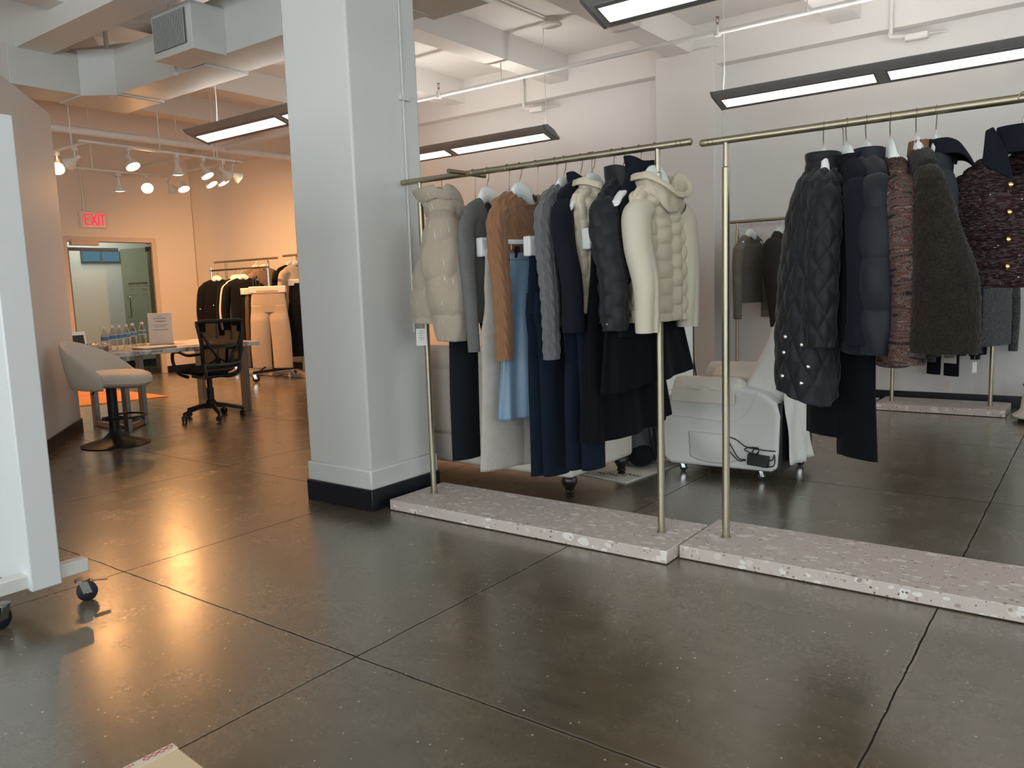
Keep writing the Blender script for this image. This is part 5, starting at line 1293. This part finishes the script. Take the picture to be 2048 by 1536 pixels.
for pts in ([(-1.66, 4.47, .135), (-1.70, 4.47, .14), (-1.74, 4.47, .20), (-1.78, 4.48, .26), (-1.80, 4.49, .265)], [(-1.66, 4.475, .13), (-1.70, 4.472, .125), (-1.75, 4.47, .17), (-1.79, 4.47, .215)],
        [(-1.80, 4.49, .266), (-1.72, 4.475, .25), (-1.66, 4.47, .215), (-1.60, 4.47, .205), (-1.53, 4.475, .20), (-1.485, 4.48, .20)],
        [(-1.60, 4.47, .17), (-1.615, 4.462, .19), (-1.585, 4.462, .215), (-1.58, 4.465, .19), (-1.61, 4.462, .165)], [(-1.59, 4.468, .17), (-1.66, 4.462, .195), (-1.63, 4.462, .212), (-1.58, 4.462, .21), (-1.585, 4.465, .17)],
        [(-1.525, 4.475, .14), (-1.50, 4.472, .15), (-1.49, 4.475, .18), (-1.495, 4.478, .115), (-1.56, 4.472, .10)]):
    MB().tube(bez(pts, 6), .0035, 7).build('cable', CBL, ad)

# rug, backpack, plant by the sofa end
rg = thing('floor_rug', 'small off white rug with black squiggle pattern under the sofa end', 'rug', (-2.45, 4.4, 0))
ro = MB().prism([(-2.62, 4.17), (-2.25, 4.10), (-2.18, 4.75), (-2.60, 4.80)], 'z', .001, .008).build('rug_pile', simple('rug_white', (.70, .66, .60), .9), rg, smooth=False)
m = MB(); r2 = random.Random(4)
for i in range(9):
    x, y = -2.52 + .03 * i, 4.2 + r2.uniform(0, .08); m.tube(bez([(x, y, .0085), (x + .012, y + .03, .0085), (x + .03, y - .01, .0085), (x + .04, y + .02, .0085)], 3), .003, 5)
m.build('rug_pattern', INK, ro)
bg_ = thing('backpack', 'grey and black backpack slumped behind the sofa end', 'backpack', (-2.40, 4.62, 0))
GREYC = fabric('backpack_grey', (.12, .125, .13), scale=300)
R = []
nz = vnoise(21, .01, 9, 9)
for t in np.linspace(0, 1, 18):
    a = np.arange(30) * 2 * PI / 30; k = np.interp(t, [0, .08, .5, .85, 1], [.85, 1, .95, .75, .25])
    r = ring(.16 * k, .10 * k, .012 + .44 * t, 30, -2.42 + .04 * t, 4.60); r[:, 0] += nz(a, t); R.append(r)
MB().loft(np.array(R), True, True, True).build('pack_body', GREYC, bg_)
MB().ell((-2.36, 4.50, .085), .09, .08, .075, 20, 12).build('front_pocket', fabric('backpack_black', (.012, .013, .018), scale=300), bg_)
for dy in (0, .07): MB().tube(bez([(-2.36, 4.46 + dy, .42), (-2.29, 4.46 + dy, .34), (-2.285, 4.49 + dy, .2), (-2.27, 4.53 + dy, .06)], 6), .014, 8, flat=.3, ref=(1, 0, 0)).build('shoulder_strap', BLACKP, bg_)
MB().box(-2.31, 4.44, .30, -2.29, 4.58, .31).build('zip_line', STEEL, bg_)
pt = thing('plant_sprig', 'small bright green plant sprig on the floor beside the recliner', 'plant', (-2.29, 4.78, 0))
LEAF = simple('leaf_green', (.30, .48, .08), .5)
for i in range(7):
    a = i * .9; L = .06 + .012 * (i % 3); c, s = math.cos(a), math.sin(a); P = np.array([-2.29, 4.72, .03 + .008 * i])
    G = []
    for t in np.linspace(0, 1, 7):
        w_ = .018 * math.sin(PI * min(.97, t + .06)); p = P + np.array([c * L * t, s * L * t, .08 * t - .05 * t * t]); G.append([p + np.array([-s * w_ * q, c * w_ * q, -.006 * abs(q)]) for q in (-1, 0, 1)])
    solidify(MB().loft(np.array(G), False).build('leaf', LEAF, pt), .001)
MB().tube(bez([(-2.29, 4.72, 0), (-2.292, 4.72, .04), (-2.288, 4.722, .09)], 4), .004, 6).build('stem', LEAF, pt)

# leaning floor mirror
mi = thing('floor_mirror', 'tall black framed mirror leaning by the back wall pilaster', 'mirror', (-3.44, 7.2, 0))
a = np.array([-3.66, 7.02, .02]); b = np.array([-3.25, 7.35, .02]); up = np.array([-.04, .08, 1.38]); up2 = up
ux = (b - a) / np.linalg.norm(b - a); W = np.linalg.norm(b - a); upn = np.linalg.norm(up); uz = up / upn; nrm_ = np.cross(ux, uz)
MIR = NM('mirror_silver'); MIR.bsdf(Base_Color=(.86, .90, .89), Metallic=1.0, Roughness=.015)
c = (a + b) / 2 + up / 2
MB().obox(c + nrm_ * .004, ux * (W / 2 - .008), nrm_ * .004, up / 2 * .99).build('mirror_glass', MIR.m, mi, smooth=False)
for off_, sx, sz in ((ux * (W / 2 - .005), .006, upn / 2), (-ux * (W / 2 - .005), .006, upn / 2), (up / 2 * .995, W / 2, .006), (-up / 2 * .995, W / 2, .006)):
    MB().obox(c + off_, ux * sx, nrm_ * .012, uz * sz).build('mirror_frame', BLACKP, mi)
t0 = a + ux * W * .88 + up * .62 - nrm_ * .02; MB().cyl(t0, t0 * np.array([1, 1, 0]) + np.array([-.04, .12, .0]) + np.array([.09, .06, 0]), .007).build('prop_leg', BLACKP, mi)

# white robot vacuum dock
rv = thing('floor_cleaner', 'white rounded floor cleaner with dark oval mark at the right edge', 'floor cleaner', (-.36, 7.37, 0))
prof = [(.20, .035), (.205, .045), (.165, .075), (.15, .10), (.142, .18), (.12, .25), (.085, .295), (.03, .315), (.002, .316)]
MB().lathe(prof, 40, (-.36, 7.37, 0)).build('shell', simple('cleaner_white', (.82, .78, .72), .3), rv)
MB().lathe([(.16, 0), (.17, .035)], 30, (-.36, 7.37, 0)).build('under_body', BLACKP, rv)
for ax, nm in ((-.110, 'oval_mark'),):
    MB().ell((-.36 - .085, 7.37 - .10, .215), .020, .016, .034, 16, 10).build(nm, simple('mark_dark', (.05, .055, .06), .3), rv)
MB().tube(bez([(-.36 + .142 * math.cos(t) * .93, 7.37 + .142 * math.sin(t) * .93, .245 + .045 * math.sin((t - 2.6) / 1.6 * PI)) for t in np.linspace(2.6, 4.2, 8)], 3), .008, 8).build('trim_arc', simple('arc_grey', (.16, .15, .14), .4), rv)

# ---------------------------------------------------------------- far room rails and clothes
rr = thing('garment_rail', 'wheeled chrome garment rail with black base in the far room', 'garment rail', (-9.9, 6.85, 0))
for x in (-9.26, -10.6):
    MB().box(x - .02, 6.50, .115, x + .02, 7.18, .15).build('base_bar', BLACKP, rr, bevel=.004)
    MB().cyl((x, 6.85, .15), (x, 6.85, 1.60), .016).build('post', CHROME, rr)
    MB().box(x - .022, 6.83, .13, x + .022, 6.87, .27).build('post_socket', BLACKP, rr, bevel=.003)
    for s in (-1, 1):
        MB().tube([(x, 6.85 + s * .02, .25), (x, 6.85 + s * .13, .20), (x, 6.85 + s * .27, .135)], .014, 8).build('brace', BLACKP, rr)
    for y in (6.52, 7.15): caster(rr, x, y, .047, ang=R_(40), fork=CHROME)
MB().cyl((-10.62, 6.85, 1.555), (-9.24, 6.85, 1.555), .014).build('rail', simple('rail_bronze', (.28, .20, .14), .35, 1.0), rr)
MB().box(-10.6, 6.52, .10, -9.3, 6.58, .15).build('long_bar', simple('copper_lit_tube', (.55, .40, .26), .4, .6), rr, bevel=.006)
YR = 6.85; ZR = 1.555; GF = 'clothes in the far warm room'
def hangF(x, th, label, zb=ZR, y=YR): top_hanger(x, y, R_(th), zb, label, group='white hangers in the far warm room')
pcl = dict(fn=d_fold(81, .006), m=50, n=64)
def far_top(nm, lab, cat, x, y, th, mat, zb, ze, zs_end, **k):
    kw = dict(zn=zb - .13, zs=zb - .185, ze=ze, ws=.20, wh=.20, t=.06, fn=d_fold(int(-x * 31) % 97, .007), sfn=d_fold(int(-x * 17) % 89, .006, 18), sl=dict(z=zs_end, out=.06, b=.0, ra=(.075, .07, .062, .055, .045), rb=(.06, .06, .055, .05, .042), m=40, n=30), m=50, n=64, group=GF); kw.update(k)
    return top_garment(nm, lab, cat, x, y, R_(th), mat, **kw)
sh = far_top('shirt', 'black shirt with white pin dots facing the room on the wheeled rail', 'shirt', -10.40, 6.80, -48, BLACKW, ZR, .80, .66, ws=.21, wh=.22, t=.08)
for p in ((.085, .06, 1.18), (.088, -.05, 1.05), (.06, -.25, 1.0)):
    MB().ell(np.array(p) - np.array([0, 0, .80]), .008, .008, .008, 8, 6).build('pin_dot', WHITEP, sh, local=True)
hangF(-10.40, -48, 'white hanger of the black pin dot shirt', y=6.80)
far_top('jacket', 'black jacket with white lining edge, left of the fuller black jacket', 'jacket', -10.02, YR, -30, BLACKW, ZR, .78, .62, ws=.18)
hangF(-10.02, -30, 'white hanger of the black jacket with white edge')
far_top('blouse', 'ivory blouse edge between two black jackets on the wheeled rail', 'blouse', -9.93, YR, -30, IVORY, ZR, .80, .70, ws=.185, t=.04)
hangF(-9.93, -30, 'white hanger of the ivory blouse')
far_top('jacket', 'full black jacket in the middle of the wheeled rail', 'jacket', -9.80, YR - .02, -38, BLACKW, ZR, .76, .70, ws=.22, t=.09)
hangF(-9.80, -38, 'white hanger of the full black jacket', y=YR - .02)
for i, (x, mat, lab, ze) in enumerate(((-9.62, BLACKW, 'black long trousers beside the brown ones on the wheeled rail', .16), (-9.55, fabric('brown_wool', (.15, .10, .075), scale=300), 'brown long trousers on the wheeled rail', .17), (-9.47, CHAR, 'charcoal long trousers left of the pale pair on the wheeled rail', .165))):
    trousers('trousers', lab, 'trousers', x, YR, R_(-35), mat, 1.22, ze, hw=.15, leg=.085, group=GF, seed=50 + i)
    clamp_hanger(x, YR, R_(-35), ZR, 1.22, 'white clamp hanger of the ' + lab.split(' on the')[0].split(' beside')[0].split(' left')[0], group='white clamp hangers in the far room', w=.16)
PALE = fabric('pale_stone_wool', (.52, .44, .37), (.46, .385, .32), scale=300)
trousers('trousers', 'pale stone wide trousers held by a broad white clamp on the wheeled rail', 'trousers', -9.20, YR - .07, R_(-62), PALE, 1.235, .17, hw=.235, leg=.14, tl=.05, group=GF, seed=61, fold=.012, crease=2.1)
clamp_hanger(-9.20, YR - .07, R_(-62), ZR, 1.235, 'broad white clamp hanger on the pale stone trousers', w=.255, group='white clamp hangers in the far room')
# rack behind: taupe pieces
for x, th, mat, lab in ((-10.15, -20, TAUPEK, 'taupe jumper on the far brass rack, nearest its middle'), (-9.95, -20, fabric('mauve_knit', (.26, .19, .17), scale=300), 'mauve jumper on the far brass rack behind the pale trousers')):
    far_top('jumper', lab, 'jumper', x, 7.3, th, mat, 1.70, .80, .75)
    hangF(x, th, 'white hanger of the ' + lab.split(' on the')[0], 1.70, 7.3)
# rack cut by the column
far_top('jacket', 'black jacket shoulder behind the beige jumper by the column', 'jacket', -9.33, 7.3, -25, BLACKW, 1.72, .95, .86)
hangF(-9.33, -25, 'white hanger of the black jacket by the column', 1.72, 7.3)
far_top('jumper', 'beige jumper in front of the black jacket, cut off by the column', 'jumper', -9.16, 7.28, -32, PALE, 1.72, .80, .68)
hangF(-9.16, -32, 'white hanger of the beige jumper by the column', 1.72, 7.28)
trousers('trousers', 'navy trousers with white clamp cut off by the column', 'trousers', -9.02, 7.26, R_(-40), NAVYW, 1.32, .30, hw=.20, leg=.12, group=GF, seed=66, hemdz=.05)
clamp_hanger(-9.02, 7.26, R_(-40), 1.72, 1.32, 'broad white clamp hanger of the navy trousers by the column', w=.2, group='white clamp hangers in the far room')
EXPO = 0.0
# ---------------------------------------------------------------- lights and camera
def area(name, loc, rot, sx, sy, e, col):
    l = bpy.data.lights.new(name, 'AREA'); l.shape = 'RECTANGLE'; l.size = sx; l.size_y = sy; l.energy = e; l.color = col
    o = bpy.data.objects.new(name, l); COL.objects.link(o); o.location = loc; o.rotation_euler = rot; return o
for a0, a1 in FW:
    area('window_daylight', ((a0 + a1) / 2, -4.35, 1.95), (R_(90), 0, 0), (a1 - a0), 2.3, 44 * (a1 - a0), (.90, .96, .97))
for a0, a1 in RW:
    if a0 == 1.7: area('mirror_fill_light', (5.35, (a0 + a1) / 2, 1.95), (R_(90), 0, R_(90)), (a1 - a0), 2.3, .75 * PI * (a1 - a0) * 2.3, (.88, .98, .95)); continue  # dim light added at this window to give the mirror a bright reflection
    area('window_daylight', (5.35, (a0 + a1) / 2, 1.95), (R_(90), 0, R_(90)), (a1 - a0), 2.3, 28 * (a1 - a0), (.92, .97, .96))
for p, d in SPOTS:
    l = bpy.data.lights.new('spot_beam', 'SPOT'); l.energy = 300 if d[0] < -.25 else (110 if d[0] < 0 else 55); l.color = (1.0, .47, .165); l.spot_size = R_(158 if d[0] < -.25 else 105); l.spot_blend = 1.0; l.shadow_soft_size = .065
    o = bpy.data.objects.new('spot_beam', l); COL.objects.link(o); o.location = p
    o.rotation_euler = Vector(d).to_track_quat('-Z', 'Y').to_euler()
area('corridor_lamp', (-12.8, 6.4, 2.66), (0, 0, 0), .9, .5, 22, (1.0, 1.0, .92))
w = bpy.data.worlds.new('sky'); SC.world = w; w.use_nodes = True
bg = w.node_tree.nodes.get('Background'); bg.inputs[0].default_value = (.75, .87, 1, 1); bg.inputs[1].default_value = 1.2
f_, yaw, pitch, roll = 1589.44, 0.643473, -0.124092, -0.0339169
F = np.array([-math.sin(yaw) * math.cos(pitch), math.cos(yaw) * math.cos(pitch), math.sin(pitch)])
r0 = np.array([math.cos(yaw), math.sin(yaw), 0]); u0 = np.cross(r0, F)
rx = r0 * math.cos(roll) + u0 * math.sin(roll); uy = -r0 * math.sin(roll) + u0 * math.cos(roll)
cam = bpy.data.cameras.new('camera'); co = bpy.data.objects.new('camera', cam); COL.objects.link(co)
cam.sensor_fit = 'HORIZONTAL'; cam.sensor_width = 36; cam.lens = f_ / 2048 * 36; cam.clip_start = .05; cam.clip_end = 60
M = Matrix.Identity(4)
for i in range(3): M[i][0] = rx[i]; M[i][1] = uy[i]; M[i][2] = -F[i]
M[0][3], M[1][3], M[2][3] = 0, 0, 1.2
co.matrix_world = M
SC.camera = co
vs = SC.view_settings
SC.display_settings.display_device = 'sRGB'
vs.view_transform = 'Standard'; vs.look = 'None'; vs.exposure = EXPO; vs.gamma = 1.0; vs.use_curve_mapping = False
SC.cycles.max_bounces = 9; SC.cycles.diffuse_bounces = 5; SC.cycles.glossy_bounces = 4; SC.cycles.transparent_max_bounces = 12; SC.cycles.transmission_bounces = 4
SC.cycles.sample_clamp_indirect = 6.0; SC.cycles.caustics_reflective = False; SC.cycles.caustics_refractive = False
try:
    SC.cycles.use_denoising = True; SC.cycles.denoiser = 'OPENIMAGEDENOISE'
except Exception: pass
